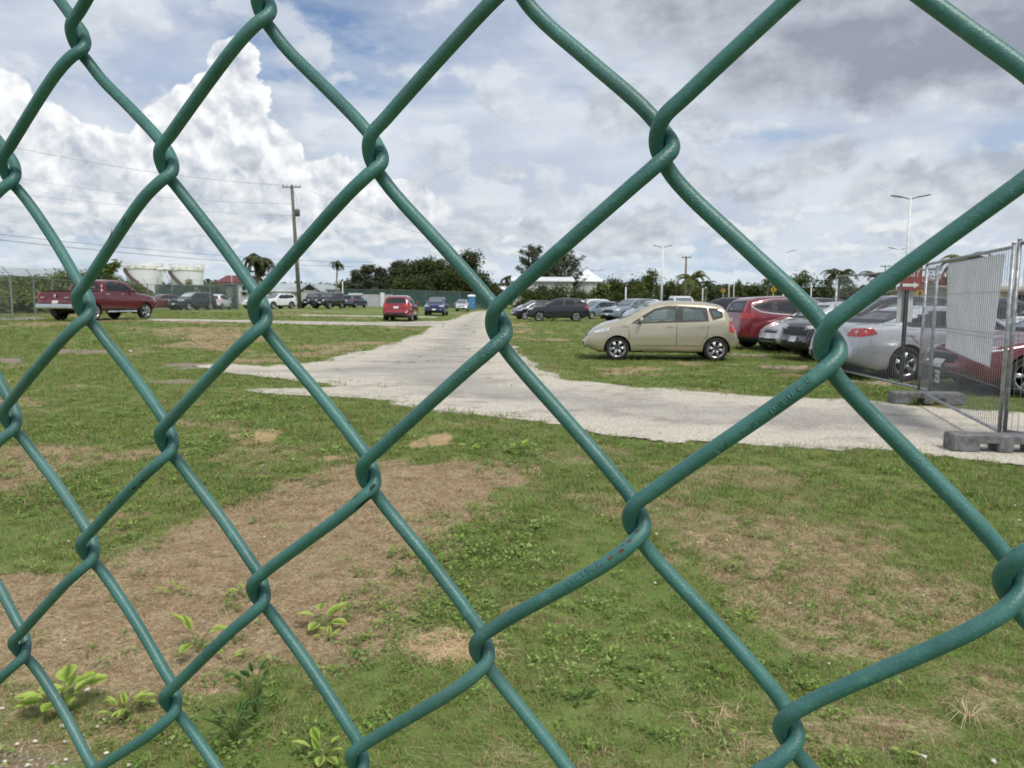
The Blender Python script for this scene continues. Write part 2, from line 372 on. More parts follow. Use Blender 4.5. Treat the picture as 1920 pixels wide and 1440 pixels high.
def lawn_material():
    m = bpy.data.materials.new('lawn'); m.use_nodes = True; t = m.node_tree; b = t.nodes['Principled BSDF']
    b.inputs['Roughness'].default_value = 0.9; b.inputs['Specular IOR Level'].default_value = 0.15
    tcn = t.nodes.new('ShaderNodeTexCoord'); o = tcn.outputs['Object']
    n1 = noise(t, o, 0.5, 6, 0.6); n2 = noise(t, o, 5.0, 5, 0.7); n3 = noise(t, o, 45.0, 4, 0.7)
    green = mixc(t, n1.step(0.3, 0.7), (0.135, 0.205, 0.045), (0.195, 0.245, 0.075))
    green = mixc(t, n2.step(0.42, 0.62) * 0.55, green, (0.14, 0.18, 0.045))
    dead = mixc(t, n3.step(0.35, 0.65), (0.28, 0.205, 0.115), (0.48, 0.375, 0.235))
    d = (attr(t, 'dead') + (n2 - 0.5) * 0.5 + (n3 - .5) * .4).step(0.35, 0.65)
    c = mixc(t, d, green, dead)
    s = (attr(t, 'straw') + (n3 - 0.5) * 0.5).step(0.35, 0.6)
    c = mixc(t, s, c, (0.52, 0.38, 0.21))
    ba = (attr(t, 'bare') + (n3 - 0.5) * 0.7).step(0.4, 0.6)
    chips = voro(t, o, 60.0, 0, .5, 0.1)
    c = mixc(t, ba, c, mixc(t, chips.step(0.10, 0.26), (0.60, 0.55, 0.46), (0.24, 0.19, 0.14)))
    c = mixc(t, n3.step(0.3, 0.7, 0.30, 0.0), c, (0.07, 0.06, 0.03))
    t.links.new(c, b.inputs['Base Color'])
    bn = t.nodes.new('ShaderNodeBump'); bn.inputs['Strength'].default_value = 0.7; bn.inputs['Distance'].default_value = 0.03
    t.links.new((n3 * 0.6 + n2).s, bn.inputs['Height']); t.links.new(bn.outputs[0], b.inputs['Normal'])
    return m
def gravel_material(name, c1, c2, c3, cut=True):
    m = bpy.data.materials.new(name); m.use_nodes = True; t = m.node_tree; b = t.nodes['Principled BSDF']
    b.inputs['Roughness'].default_value = 0.92; b.inputs['Specular IOR Level'].default_value = 0.2
    tcn = t.nodes.new('ShaderNodeTexCoord'); o = tcn.outputs['Object']
    mp = t.nodes.new('ShaderNodeMapping'); mp.inputs['Scale'].default_value = (0.75, 1.25, 1); mp.inputs['Rotation'].default_value = (0, 0, R(12)); t.links.new(o, mp.inputs[0])
    n0 = noise(t, mp.outputs[0], 0.8, 5, 0.6); n1 = noise(t, o, 2.5, 5, 0.65); n2 = noise(t, o, 30.0, 4, 0.75); pb = voro(t, o, 38.0, 1, .5, 0.15)
    e = attr(t, 'edge')
    worn = (e * 0.8 + (n0 - 0.5) * 2.6 + (n1 - .5) * 1.2).step(0.5, 1.7)
    c = mixc(t, worn, c1, c2)
    c = mixc(t, (n0 * n1).step(0.24, 0.36) * 0.42, c, c3)
    c = mixc(t, (n1 * (1.0 - n0)).step(0.27, 0.38) * 0.35, c, (0.70, 0.65, 0.56))
    c = mixc(t, n2.step(0.38, 0.62, 0.6, 0.0), c, (0.16, 0.135, 0.11))
    c = mixc(t, pb.step(0.05, 0.28, 0.55, 0.0), c, (0.72, 0.67, 0.58))
    t.links.new(c, b.inputs['Base Color'])
    bn = t.nodes.new('ShaderNodeBump'); bn.inputs['Strength'].default_value = 0.6; bn.inputs['Distance'].default_value = 0.02
    t.links.new((n2 * 0.5 + pb + n1).s, bn.inputs['Height']); t.links.new(bn.outputs[0], b.inputs['Normal'])
    if cut:
        al = (e + (noise(t, o, 4.0, 6, 0.8) - 0.5) * 0.75 - 0.02).step(-0.02, 0.03)
        t.links.new(al.s, b.inputs['Alpha'])
    return m
ys = np.concatenate([np.linspace(-25, 1.5, 24), np.geomspace(1.8, 14, 260), np.geomspace(14.2, 90, 170), np.geomspace(93, 2500, 30)])
X, Y = grid_sheet(ys, lambda y: 9 + np.maximum(y, 0) * 0.95 + np.maximum(y - 120, 0) * .6, 300)
dead, straw, bare = dead_field(X, Y), field(X, Y, STRAW, 0.1, .35), field(X, Y, BARE, 0.3, .6)
Z = gz(X, Y) + np.where(Y < 20, (fbm(X, Y, 1.2, 4, 5) - 0.5) * 0.05, 0) - 0.012
Z = np.where(road_sd(X, Y) > -0.5, np.minimum(Z, gz(X, Y) - 0.003), Z)
g = sheet('ground', X, Y, Z, None, lawn_material(), dict(dead=dead, straw=straw, bare=bare)); tag(g, 'lawn of patchy green and dried brown grass beyond the fence', 'ground', kind='structure')
ys = np.concatenate([np.geomspace(6.8, 20, 230), np.geomspace(20.2, 115, 150)])
X, Y = grid_sheet(ys, lambda y: 4 + y * 0.78, 460)
E_ = np.clip(road_sd(X, Y), -1, 3)
g = sheet('gravel_road', X, Y, gz(X, Y) + 0.004, E_ > -0.45, gravel_material('limestone gravel', (0.66, 0.61, 0.51), (0.44, 0.41, 0.37), (0.24, 0.21, 0.19)), dict(edge=E_))
tag(g, 'pale crushed limestone road forking across the lawn', 'gravel road', kind='structure')
ys = np.geomspace(24, 60, 60); X, Y = grid_sheet(ys, lambda y: 4 + y * 1.3, 260)
E_ = np.clip(poly_sd(X, Y, LANE), -1, 3)
g = sheet('side_road', X, Y, gz(X, Y) + 0.006, E_ > -0.22, gravel_material('grey lane', (0.36, 0.36, 0.37), (0.30, 0.30, 0.31), (0.27, 0.27, 0.28)), dict(edge=E_))
tag(g, 'grey side lane behind the red pickup', 'road', kind='structure')

# ------------------------------------------------------------------ chain-link fence in front of the lens
H_ = np.array([187.7233, -11.1936, -944.6233, -15.72724, -230.1648, 387.8318, -0.05902354, 0.01849404, 1.0]).reshape(3, 3)
KN = {(1, -1): (150, 78), (3, -1): (497, 12), (0, 0): (20, 325), (2, 0): (315, 310), (4, 0): (706, 290), (6, 0): (1247, 262), (1, 1): (160, 578), (3, 1): (490, 590), (5, 1): (937, 610), (7, 1): (1558, 640), (0, 2): (22, 790), (2, 2): (315, 830), (4, 2): (693, 893), (6, 2): (1195, 972), (8, 2): (1900, 1075), (1, 3): (167, 1035), (3, 3): (487, 1112), (5, 3): (905, 1218), (7, 3): (1480, 1360), (0, 4): (40, 1217), (2, 4): (322, 1318)}
Cm = np.diag([1 / F, 1 / F, 1]) @ H_; sc_ = 0.038 / np.linalg.norm(Cm[:, 1]); Cm = Cm * sc_
def camw(c): return CAMP + _r * float(c[0]) + _u * float(c[1]) + _f * float(c[2])
def plane(u, v): return camw(Cm @ np.array([u, v, 1.0]))
fu = (plane(1, 0) - plane(0, 0)); fv = (plane(0, 1) - plane(0, 0)); fn = fu.cross(fv).normalized()
if fn.y > 0: fn = -fn
P00 = plane(0, 0)
def knot(u, v):
    k = KN.get((u, v))
    if k:
        d = ray(*k); s = (P00 - CAMP).dot(fn) / d.dot(fn); return CAMP + d * s
    random_ = random.Random(u * 131 + v * 7); p = plane(u, v)
    return p + fu.normalized() * random_.uniform(-.0006, .0006) + fv.normalized() * random_.uniform(-.0006, .0006)
WD = 0.00315; WG = 0.0035; eu = fu.normalized(); ev = (fv - eu * fv.dot(eu)).normalized()
def catmull(P, n):
    out = []
    for i in range(1, len(P) - 2):
        p0, p1, p2, p3 = P[i - 1], P[i], P[i + 1], P[i + 2]
        t0 = 0; t1 = (p1 - p0).length ** .5; t2 = t1 + (p2 - p1).length ** .5; t3 = t2 + (p3 - p2).length ** .5
        for k in range(n):
            tt = t1 + (t2 - t1) * k / n
            A1 = p0 * ((t1 - tt) / (t1 - t0)) + p1 * ((tt - t0) / (t1 - t0)); A2 = p1 * ((t2 - tt) / (t2 - t1)) + p2 * ((tt - t1) / (t2 - t1)); A3 = p2 * ((t3 - tt) / (t3 - t2)) + p3 * ((tt - t2) / (t3 - t2))
            B1 = A1 * ((t2 - tt) / (t2 - t0)) + A2 * ((tt - t0) / (t2 - t0)); B2 = A2 * ((t3 - tt) / (t3 - t1)) + A3 * ((tt - t1) / (t3 - t1))
            out.append(B1 * ((t2 - tt) / (t2 - t1)) + B2 * ((tt - t1) / (t2 - t1)))
    out.append(P[-2]); return out
def fence_coat():
    m = bpy.data.materials.new('green vinyl'); m.use_nodes = True; t = m.node_tree; b = t.nodes['Principled BSDF']
    tcn = t.nodes.new('ShaderNodeTexCoord'); o = tcn.outputs['Object']
    n1 = noise(t, o, 40.0, 4, 0.6); n2 = noise(t, o, 1900.0, 2, 0.6); n3 = noise(t, o, 160.0, 5, 0.7)
    c = mixc(t, n1.step(0.3, 0.7), (0.030, 0.120, 0.103), (0.056, 0.185, 0.163))
    c = mixc(t, n2.step(0.52, 0.75) * 0.25, c, (0.20, 0.38, 0.36))
    n5 = noise(t, o, 9.0, 5, 0.7); c = mixc(t, n5.step(0.5, 0.72) * 0.45, c, (0.13, 0.22, 0.20))
    c = mixc(t, n3.step(0.60, 0.72) * 0.4, c, (0.13, 0.33, 0.28))
    t.links.new(c, b.inputs['Base Color']); b.inputs['Roughness'].default_value = 0.44; b.inputs['Specular IOR Level'].default_value = 0.6
    bn = t.nodes.new('ShaderNodeBump'); bn.inputs['Strength'].default_value = 0.28; bn.inputs['Distance'].default_value = 0.0004
    t.links.new((n2 + n3 * 1.5).s, bn.inputs['Height']); t.links.new(bn.outputs[0], b.inputs['Normal'])
    return m
M_vinyl = fence_coat()
M_rust = material('exposed rusty wire', (0.16, 0.06, 0.03), 0.8, 0.2, 0.4, 900)
M_black = material('bare dark wire', (0.02, 0.02, 0.02), 0.5, 0.5)
fence = empty('chain_link_fence', (float(plane(6, 10).x), float(plane(6, 10).y), 0.0), 0, 'green vinyl coated chain link fence close in front of the lens', 'wire fence')
FI = Matrix.Translation(-fence.location)
wires = {}
for c0 in range(-22, 44):
    near = -1 <= c0 <= 9
    pts = []; vtop, vbot = -13, 39
    for v in range(vtop, vbot):
        # left bend sits on column c0, right bend on column c0+1
        left = (c0 + v) % 2 == 0
        k = knot(c0 if left else c0 + 1, v); s = -1 if left else 1
        # depth: a "/" stretch (right above to left below) lies towards the viewer, a "\" stretch behind
        zi, zo = (1, -1) if left else (-1, 1)
        q = [(-0.75 * -s * -1, -2.9, 0.62 * zi)] if False else []
        # measured bend: the left bend is rounded, the right bend is a tighter V
        S_ = ((1.27, -2.35, .72), (-0.05, -1.2, .72), (-0.46, -0.12, 0.05), (0.16, 1.1, -.75), (1.2, 2.2, -1.0)) if left else ((1.62, -2.25, -.70), (0.46, -1.1, -.66), (-0.44, 0.10, 0.0), (0.16, .98, .75), (1.52, 2.15, 1.1))
        for a, b_, z in S_: q.append(k + eu * (-s * a * WG) + ev * ((b_ * 1.1 + .38) * WG) + fn * (z * WG))
        nk = knot(c0 + 1 if left else c0, v + 1)
        if left:
            e0 = q[-1]; e1 = nk + eu * (-1.62 * WG) + ev * (-2.1 * WG) + fn * (-.62 * WG); q.append((e0 + e1) / 2 + fn * (-.18 * WG))
        pts += q
    zmin = 0.03
    pts = [p for p in pts if p.z > zmin]
    pts = [pts[0] * 2 - pts[1]] + pts + [pts[-1] * 2 - pts[-2]]
    path = catmull(pts, 7 if near else 3)
    mb = MB(); mb.tube([FI @ p for p in path], WD / 2, 16 if near else 7)
    w_ = mb.build('wire_strand', M_vinyl, fence, True); wires[c0] = w_
mb = MB()
topc = [plane(u, -13) for u in (-22, 44)]; mb.tube([FI @ (p - fn * .02) for p in topc], 0.021, 16)
mb.build('top_rail', M_vinyl, fence, True)
for u in (-22.5, 44.5):
    a = plane(u, -14); mb = MB(); mb.tube([FI @ (Vector((a.x, a.y, -0.02)) - fn * .06), FI @ (a - fn * .06)], 0.03, 18); mb.build('post', M_vinyl, fence, True)
# chips, tears and moulded marks on the coating, laid on the wire surfaces
near_bvh = []
for c0 in range(-1, 10):
    me = wires[c0].data; near_bvh.append(BVHTree.FromPolygons([v.co + fence.location for v in me.vertices], [tuple(p.vertices) for p in me.polygons]))
def wire_hit(px, py):
    d = ray(px, py); best = None
    for b in near_bvh:
        h = b.ray_cast(CAMP, d, 2.0)
        if h[0] and (best is None or h[3] < best[3]): best = h
    return best
def basis(px, py, dx, dy):
    h = wire_hit(px, py)
    if not h: return None
    p, n = h[0], h[1].normalized(); q = CAMP + ray(px + dx, py + dy) * h[3]
    tg = (q - p); tg = (tg - n * tg.dot(n)).normalized(); return p, n, tg, n.cross(tg), h[3]
chips, bares = MB(), MB()
def chip(nm, mt, px, py, dx, dy, ln, wd, depth=0.00012, lift=0.00006):
    B = basis(px, py, dx, dy)
    if not B: return
    p, n, tg, bt, dist = B; k = dist / F; n_ = 14; ring = []
    V = [p + n * (depth + lift)]
    for i in range(n_):
        a = 2 * math.pi * i / n_; rr = rnd.uniform(.8, 1.15)
        q = p + tg * (math.cos(a) * ln * k * rr) + bt * (math.sin(a) * wd * k * rr)
        V.append(q + n * lift - n * ((math.sin(a) * wd * k) ** 2 / WD))
    Fc = [(0, 1 + i, 1 + (i + 1) % n_) for i in range(n_)]
    MB().add([FI @ v for v in V], Fc).build(nm, mt, fence, True)
for px, py, l, w2 in ((1206, 975, 5, 1.6), (1195, 996, 5, 2), (1180, 1014, 6, 2.4), (1164, 1033, 7, 2.8), (1145, 1046, 7, 2.0), (1018, 1131, 4, 1.6), (1126, 1060, 2.5, 1.4)): chip('rust_spot', M_rust, px, py, -10, 7.0 if px < 1190 else 12, l, w2)
for px, py, dx, dy, l, w2 in ((683, 942, -8, 10, 22, 3.4), (698, 913, -4, 5, 8, 3), (666, 932, 8, -2, 6, 1), (692, 899, 6, 0, 5, 1), (605, 728, 8, 12, 12, 1.6), (645, 778, 8, 12, 9, 1.8), (653, 792, 8, 12, 5, 1.2), (612, 735, 5, 8, 6, 1.8), (288, 888, 3, -3, 3, 1.5), (266, 902, 6, -6, 4, 1.6), (251, 915, 3, -5, 4, 1.6), (712, 285, 2, 6, 5, 1.4), (690, 312, -6, 4, 4, 1.2), (40, 312, 3, 6, 6, 1.4), (35, 320, 3, 6, 5, 1.2), (48, 1205, -4, 5, 5, 1.4),
                          (208, 440, -6, 9, 9, 1.2), (232, 415, -6, 8, 7, 1.0), (570, 685, 6, 9, 6, 1.0), (1168, 1022, 5, -5, 2, 1), (330, 815, 2, 5, 3, 1.2), (332, 838, -2, 5, 3, 1.2)): chip('coating_tear', M_black, px, py, dx, dy, l, w2)

GLY = {'C': [(.8, .9), (.4, 1), (.05, .7), (.05, .3), (.4, 0), (.8, .1)], 'U': [(0, 1), (0, .3), (.3, 0), (.6, .05), (.75, .35), (.75, 1)], 'D': [(0, 0), (0, 1), (.5, .95), (.8, .6), (.75, .3), (.4, 0), (0, 0)],
       'O': [(.4, 1), (.05, .75), (.05, .25), (.4, 0), (.75, .25), (.75, .75), (.4, 1)], 'G': [(.8, .9), (.4, 1), (.05, .7), (.05, .3), (.4, 0), (.75, .1), (.75, .5), (.45, .5)], 'L': [(0, 1), (0, 0), (.6, 0)], 'A': [(0, 0), (.35, 1), (.7, 0)], 'V': [(0, 1), (.35, 0), (.7, 1)], 'N': [(0, 0), (0, 1), (.6, 0), (.6, 1)]}
def moulded(txt, pts, size):
    marks = MB()
    P = [Vector((a, b, 0)) for a, b in pts]; L = sum((P[i + 1] - P[i]).length for i in range(len(P) - 1)); st = L / max(1, len(txt))
    for i, ch in enumerate(txt):
        if ch == ' ': continue
        s = st * (i + .5); j = 0
        while j < len(P) - 2 and s > (P[j + 1] - P[j]).length: s -= (P[j + 1] - P[j]).length; j += 1
        d = (P[j + 1] - P[j]).normalized(); c = P[j] + d * s; up = Vector((d.y, -d.x, 0))
        path = []
        for gx, gy in GLY[ch]:
            q = c + d * ((gx - .4) * size * .8) + up * ((gy - .5) * size * .9); h = wire_hit(q.x, q.y)
            if h and wire_hit(c.x, c.y) and abs(h[3] - wire_hit(c.x, c.y)[3]) < .003: path.append(FI @ (h[0] + h[1].normalized() * 0.00001))
        if len(path) > 1: marks.tube(path, 0.00016, 5)
    if marks.v: marks.build('moulded_lettering', M_vinyl, fence, True)
moulded('LA VG UGUCO', [(1335, 850), (1400, 806), (1460, 762), (1522, 706)], 12)
moulded('NUNLV CGUNUCA', [(838, 718), (870, 692), (920, 652), (942, 628), (950, 600)], 12)
moulded('VNUVNUA', [(1060, 1100), (1090, 1078), (1125, 1056)], 10)
moulded('LACO', [(315, 882), (332, 862), (338, 842)], 8)
moulded('UNCU', [(1372, 1352), (1400, 1345), (1440, 1335)], 9)
moulded('CNAUL', [(700, 300), (714, 285), (716, 268)], 9)

# ------------------------------------------------------------------ cars
def glossy(name, col, metal=0.0, rough=0.35, dust=0.25):
    rough -= .08; dust *= .6
    m = bpy.data.materials.new(name); m.use_nodes = True; t = m.node_tree; b = t.nodes['Principled BSDF']
    tcn = t.nodes.new('ShaderNodeTexCoord'); o = tcn.outputs['Object']; sp = t.nodes.new('ShaderNodeSeparateXYZ'); t.links.new(o, sp.inputs[0])
    z = N(t, sp.outputs[2]); n = noise(t, o, 4.0, 5, 0.65)
    d = (z.step(0.75, 0.15) * 0.8 + n.step(0.45, 0.75) * 0.35) * dust
    t.links.new(mixc(t, d.clamp(), col, (0.36, 0.31, 0.25)), b.inputs['Base Color'])
    b.inputs['Metallic'].default_value = metal; t.links.new((d * 0.7 + rough).clamp().s, b.inputs['Roughness'])
    b.inputs['Coat Weight'].default_value = 0.9; b.inputs['Coat Roughness'].default_value = 0.05
    return m
def glass_mat(name, col, alpha):
    m = material(name, col, 0.04, alpha=alpha, spec=0.7, coat=0.5); return m
M_glass = glass_mat('tinted window glass', (0.012, 0.014, 0.016), 0.86)
M_clear = glass_mat('clear greenish glass', (0.20, 0.27, 0.26), 0.5)
M_wind = glass_mat('windscreen glass with painted sky reflection', (0.16, 0.20, 0.215), 0.80)  # pale blue-grey base colour stands in for sky reflected in the windscreen
M_shade = material('windscreen with a silver sunshade behind', (0.50, 0.58, 0.60), 0.15, spec=.7, coat=1.0, var=.25, vscale=3)
M_trim = material('black trim', (0.014, 0.014, 0.015), 0.55, var=.3, vscale=6)
M_clad = material('dark grey cladding', (0.03, 0.03, 0.032), 0.65, var=.4, vscale=5)
M_tyre = material('tyre rubber', (0.022, 0.021, 0.02), 0.85, var=.5, vscale=9)
M_rim = material('alloy', (0.50, 0.51, 0.53), 0.3, 0.85, var=.15, vscale=8)
M_chrome = material('chrome', (0.75, 0.76, 0.78), 0.12, 1.0)
M_lamp = material('headlamp lens', (0.62, 0.65, 0.66), 0.08, 0.3, var=.3, vscale=18, coat=1.0)
M_red = material('red tail lens', (0.45, 0.015, 0.012), 0.12, var=.45, vscale=16, coat=1.0)
M_plate = material('plate white', (0.62, 0.64, 0.62), 0.4, var=.2, vscale=30)
M_seat = material('grey seat cloth', (0.16, 0.15, 0.135), 0.9, var=.2, vscale=10)

def lerp_tab(tab, s):
    xs = [a for a, b in tab]; vs = [b for a, b in tab]; return float(np.interp(s, xs, vs))
def smooth_tab(tab, n=3, L=None):
    xs = np.linspace(tab[0][0], tab[-1][0], 160); v = np.interp(xs, [a for a, b in tab], [b for a, b in tab])
    for _ in range(n): v[1:-1] = (v[:-2] + 2 * v[1:-1] + v[2:]) / 4
    return list(zip(xs.tolist(), v.tolist()))
def cast(bvh, poly, axis, sgn, off, res=0.055):
    """lay a polygon drawn in side view (axis y) or end view (axis x) on the body skin"""
    P = []
    n = len(poly)
    for i in range(n):
        a, b = Vector(poly[i]), Vector(poly[(i + 1) % n]); k = max(1, int((b - a).length / res))
        P += [a + (b - a) * j / k for j in range(k)]
    nb = len(P); E_ = [(i, (i + 1) % nb) for i in range(nb)]
    xs = [p[0] for p in P]; ys_ = [p[1] for p in P]
    gx = np.arange(min(xs) + res / 2, max(xs), res); gy = np.arange(min(ys_) + res / 2, max(ys_), res)
    if len(gx) and len(gy):
        GX, GY = np.meshgrid(gx, gy); sd = poly_sd(GX, GY, [tuple(p) for p in P])
        P += [Vector((float(a), float(b))) for a, b, d in zip(GX.ravel(), GY.ravel(), sd.ravel()) if d > res * 0.4]
    vs, es, fs, *_ = delaunay_2d_cdt(P, E_, [list(range(nb))], 1, 1e-5)
    V = []; ok = []
    for p in vs:
        if axis == 'y': o = Vector((p[0], sgn * 3, p[1])); d = Vector((0, -sgn, 0))
        elif axis == 'x': o = Vector((sgn * 5, p[0], p[1])); d = Vector((-sgn, 0, 0))
        else: o = Vector((p[0], p[1], 4)); d = Vector((0, 0, -1))
        h = bvh.ray_cast(o, d)
        if h[0] is None: V.append(o); ok.append(False)
        else: V.append(h[0] - d * off); ok.append(True)
    Fc = [list(f) for f in fs if all(ok[i] for i in f)]
    out = []
    for f in Fc:
        a, b, c = (V[i] for i in f[:3]); nrm = (b - a).cross(c - a); want = Vector((0, sgn, 0)) if axis == 'y' else (Vector((sgn, 0, 0)) if axis == 'x' else Vector((0, 0, 1)))
        if nrm.dot(want) < 0: f = f[::-1]
        out.append(f)
    return V, out
def inset(poly, d):
    n = len(poly); area = sum(poly[i][0] * poly[(i + 1) % n][1] - poly[(i + 1) % n][0] * poly[i][1] for i in range(n)); s = 1 if area > 0 else -1; out = []
    for i in range(n):
        p0, p1, p2 = (Vector(poly[(i + k) % n]) for k in (-1, 0, 1)); a = (p1 - p0).normalized(); b = (p2 - p1).normalized()
        na, nb_ = Vector((-a.y, a.x)) * s, Vector((-b.y, b.x)) * s; m = (na + nb_); m = m / max(.25, m.length_squared) * 2
        if m.length > 2.2: m = m.normalized() * 2.2
        out.append(tuple(p1 + m * d))
    return out
def ring_patch(bvh, poly, w, sgn, off, axis='y'):
    """a band just inside the outline (seal, chrome line)"""
    inn = inset(poly, w); V, Fc = [], []; n = len(poly)
    for i in range(n):
        j = (i + 1) % n; quad = [poly[i], poly[j], inn[j], inn[i]]
        try: v, f = cast(bvh, quad, axis, sgn, off, 0.09)
        except Exception: continue
        b = len(V); V += v; Fc += [[b + k for k in q] for q in f]
    return V, Fc

TYPES = {}
def sxz(lst, L): return [(L / 2 - s, z) for s, z in lst]
def make_type(kind, L, W, H, top, wheels, wins, bot=0.20, ws=(1.0, 1.5), bl=(1.0, 1.5), hl=None, tl=None, grille=None, lower=None, clad=0.0, tumble=0.30, mirror_s=1.4, mirror_z=1.05, doors=(), shoulder=None, cut=True, chrome=False, spokes=5, plan=None, hl_side=None, tl_side=None, tlz=None):
    wf, wr, rad = wheels; hw = W / 2
    topt = smooth_tab(top, 2)
    plan = plan or [(0, .70), (.06, .82), (.2, .92), (.5, .985), (.9, 1.0), (L - .9, 1.0), (L - .35, .965), (L - .1, .90), (L, .80)]
    shoulder = shoulder or [(0, H * .45), (1.0, H * .6), (L - .5, H * .66), (L, H * .55)]
    ns = int(L / 0.036); M_ = 44; S = [L * i / ns for i in range(ns + 1)]
    R_ar = rad * 1.14
    bm = bmesh.new(); rings = []
    def section(s):
        w_ = lerp_tab(plan, s) * hw; zt = lerp_tab(topt, s); zb = bot + (0.12 * max(0, 1 - s / .35) + 0.16 * max(0, 1 - (L - s) / .5))
        zs = min(lerp_tab(shoulder, s), zt - 0.03); g = max(0.0, zt - zs); gr = min(1.0, max(0, (g - .10) / .3))
        zm = zb + (zs - zb) * .5
        C = [(0, zb), (.55 * w_, zb), (.90 * w_, zb + .01), (.975 * w_, zb + .07), (1.0 * w_, zm - .06), (1.0 * w_, zm + .1), (.975 * w_, zs - .05), (.945 * w_, zs)]
        yr = .93 * w_ - tumble * g
        hood = [(.86 * w_, zs + g * .55), (.66 * w_, zs + g * .86), (.35 * w_, zt - .006), (0, zt)]
        roof = [(.93 * w_ - tumble * g * .35, zs + g * .38), (yr + .01, zs + g * .80), (yr * .86, zt - .025), (yr * .45, zt - .004), (0, zt)]
        hood = [(.90 * w_, zs + g * .3)] + hood
        C += [(a[0] * (1 - gr) + b[0] * gr, a[1] * (1 - gr) + b[1] * gr) for a, b in zip(hood, roof)]
        P = [Vector((c[0], c[1], 0)) for c in C]; P = [P[0] * 2 - P[1]] + P + [Vector((-P[-2].x, P[-2].y, 0))]
        sp = catmull(P, 6); d = [0]
        for i in range(1, len(sp)): d.append(d[-1] + (sp[i] - sp[i - 1]).length)
        tt = np.linspace(0, d[-1], M_); return np.interp(tt, d, [p.x for p in sp]), np.interp(tt, d, [p.y for p in sp])
    grid = []
    for s in S:
        yy, zz_ = section(s); x = L / 2 - s
        grid.append([(x, y, z) for y, z in zip(yy, zz_)])
    # drawn-in nose and tail caps: the end rings shrink towards their middle, slightly proud
    def caps(ringp, sg):
        out = []; zc = sum(p[2] for p in ringp) / len(ringp)
        for k, (sc, dx) in enumerate(((.96, .02), (.85, .035), (.6, .045), (.3, .05))):
            out.append([(p[0] + sg * dx, p[1] * sc, zc + (p[2] - zc) * (sc if sc > .9 else sc)) for p in ringp])
        return out
    grid = caps(grid[0], 1)[::-1] + grid + caps(grid[-1], -1)
    full = MB(); Vv = []
    for ring in grid:
        Vv += ring + [(p[0], -p[1], p[2]) for p in ring[1:-1][::-1]]
    nr = len(Vv) // len(grid)
    Fq = []
    for i in range(len(grid) - 1):
        for k in range(nr): Fq.append((i * nr + k, i * nr + (k + 1) % nr, (i + 1) * nr + (k + 1) % nr, (i + 1) * nr + k))
    Fq.append(tuple(range(nr))); Fq.append(tuple((len(grid) - 1) * nr + k for k in range(nr))[::-1])
    bvh = BVHTree.FromPolygons([Vector(v) for v in Vv], Fq)
    # wheel openings: snap near vertices on the circle, drop what is inside
    A = np.array(Vv); wx_ = [L / 2 - wf, L / 2 - wr]
    for xw in wx_:
        dxx, dzz = A[:, 0] - xw, A[:, 2] - rad; d = np.hypot(dxx, dzz); m_ = (np.abs(d - R_ar) < .021) & (np.abs(A[:, 1]) > hw * .6)
        k = np.where(m_, R_ar / np.maximum(d, 1e-6), 1); A[:, 0] = xw + dxx * k; A[:, 2] = rad + dzz * k
    side_polys = [sxz(w_, L) for w_ in wins]
    fz, rz = (ws, bl)
    wsp = [(-hw * .80, fz[0]), (hw * .80, fz[0]), (hw * .85 - tumble * (fz[1] - fz[0]) - .03, fz[1]), (-hw * .85 + tumble * (fz[1] - fz[0]) + .03, fz[1])]
    rwp = [(-hw * .74, rz[0]), (hw * .74, rz[0]), (hw * .78 - tumble * (rz[1] - rz[0]) - .06, rz[1]), (-hw * .78 + tumble * (rz[1] - rz[0]) + .06, rz[1])]
    cen = np.array([A[list(f)].mean(0) for f in Fq]); kill = np.zeros(len(Fq), bool)
    for xw in wx_: kill |= (np.hypot(cen[:, 0] - xw, cen[:, 2] - rad) < R_ar + .012) & (np.abs(cen[:, 1]) > hw * .52)
    if cut:
        for p in side_polys: kill |= (poly_sd(cen[:, 0], cen[:, 2], inset(p, .036)) > 0) & (np.abs(cen[:, 1]) > hw * .45)
        kill |= (poly_sd(cen[:, 1], cen[:, 2], inset(wsp, .04)) > 0) & (cen[:, 0] > .1) & (cen[:, 2] > fz[0])
        kill |= (poly_sd(cen[:, 1], cen[:, 2], inset(rwp, .04)) > 0) & (cen[:, 0] < -L * .15) & (cen[:, 2] > rz[0])
    body = MB(); mi = []
    Fk = [f for f, k in zip(Fq, kill) if not k]
    for f, c in zip(Fk, cen[~kill]): mi.append(1 if c[2] < bot + .035 or (clad and (c[2] < bot + clad or min(abs(math.hypot(c[0] - x_, c[2] - rad)) for x_ in wx_) < R_ar + .07) and c[2] < rad * 2 + .14) else 0)
    body.v = [tuple(v) for v in A]; body.f = Fk; body.m = mi
    # seams, seals, arch liners
    def band(poly, w_, off, m, axis='y'):
        for sg in ((1, -1)):
            v, f = ring_patch(bvh, poly, w_, sg, off, axis); body.add(v, f, m)
    for p in side_polys: band(p, .058, .002, 1)
    for wa, wb in zip(side_polys[:-1], side_polys[1:]):
        ea = sorted([q for q in wa if q[0] < min(a[0] for a in wa) + .13], key=lambda q: q[1]); eb = sorted([q for q in wb if q[0] > max(a[0] for a in wb) - .13], key=lambda q: q[1])
        q = [ea[0], ea[-1], eb[-1], eb[0]]
        for sg in (1, -1):
            v, f = cast(bvh, q, 'y', sg, .003, .1); body.add(v, f, 1)
    for xw in wx_:
        for k in range(18):
            a0, a1 = -.12 + (math.pi + .24) * k / 18, -.12 + (math.pi + .24) * (k + 1) / 18
            q = [(xw + (R_ar + dr) * math.cos(a), rad + (R_ar + dr) * math.sin(a)) for dr, a in ((-.002, a0), (.05, a0), (.05, a1), (-.002, a1))]
            for sg in (1, -1):
                v, f = cast(bvh, q, 'y', sg, .005, .2); body.add(v, f, 1 if clad else 0)
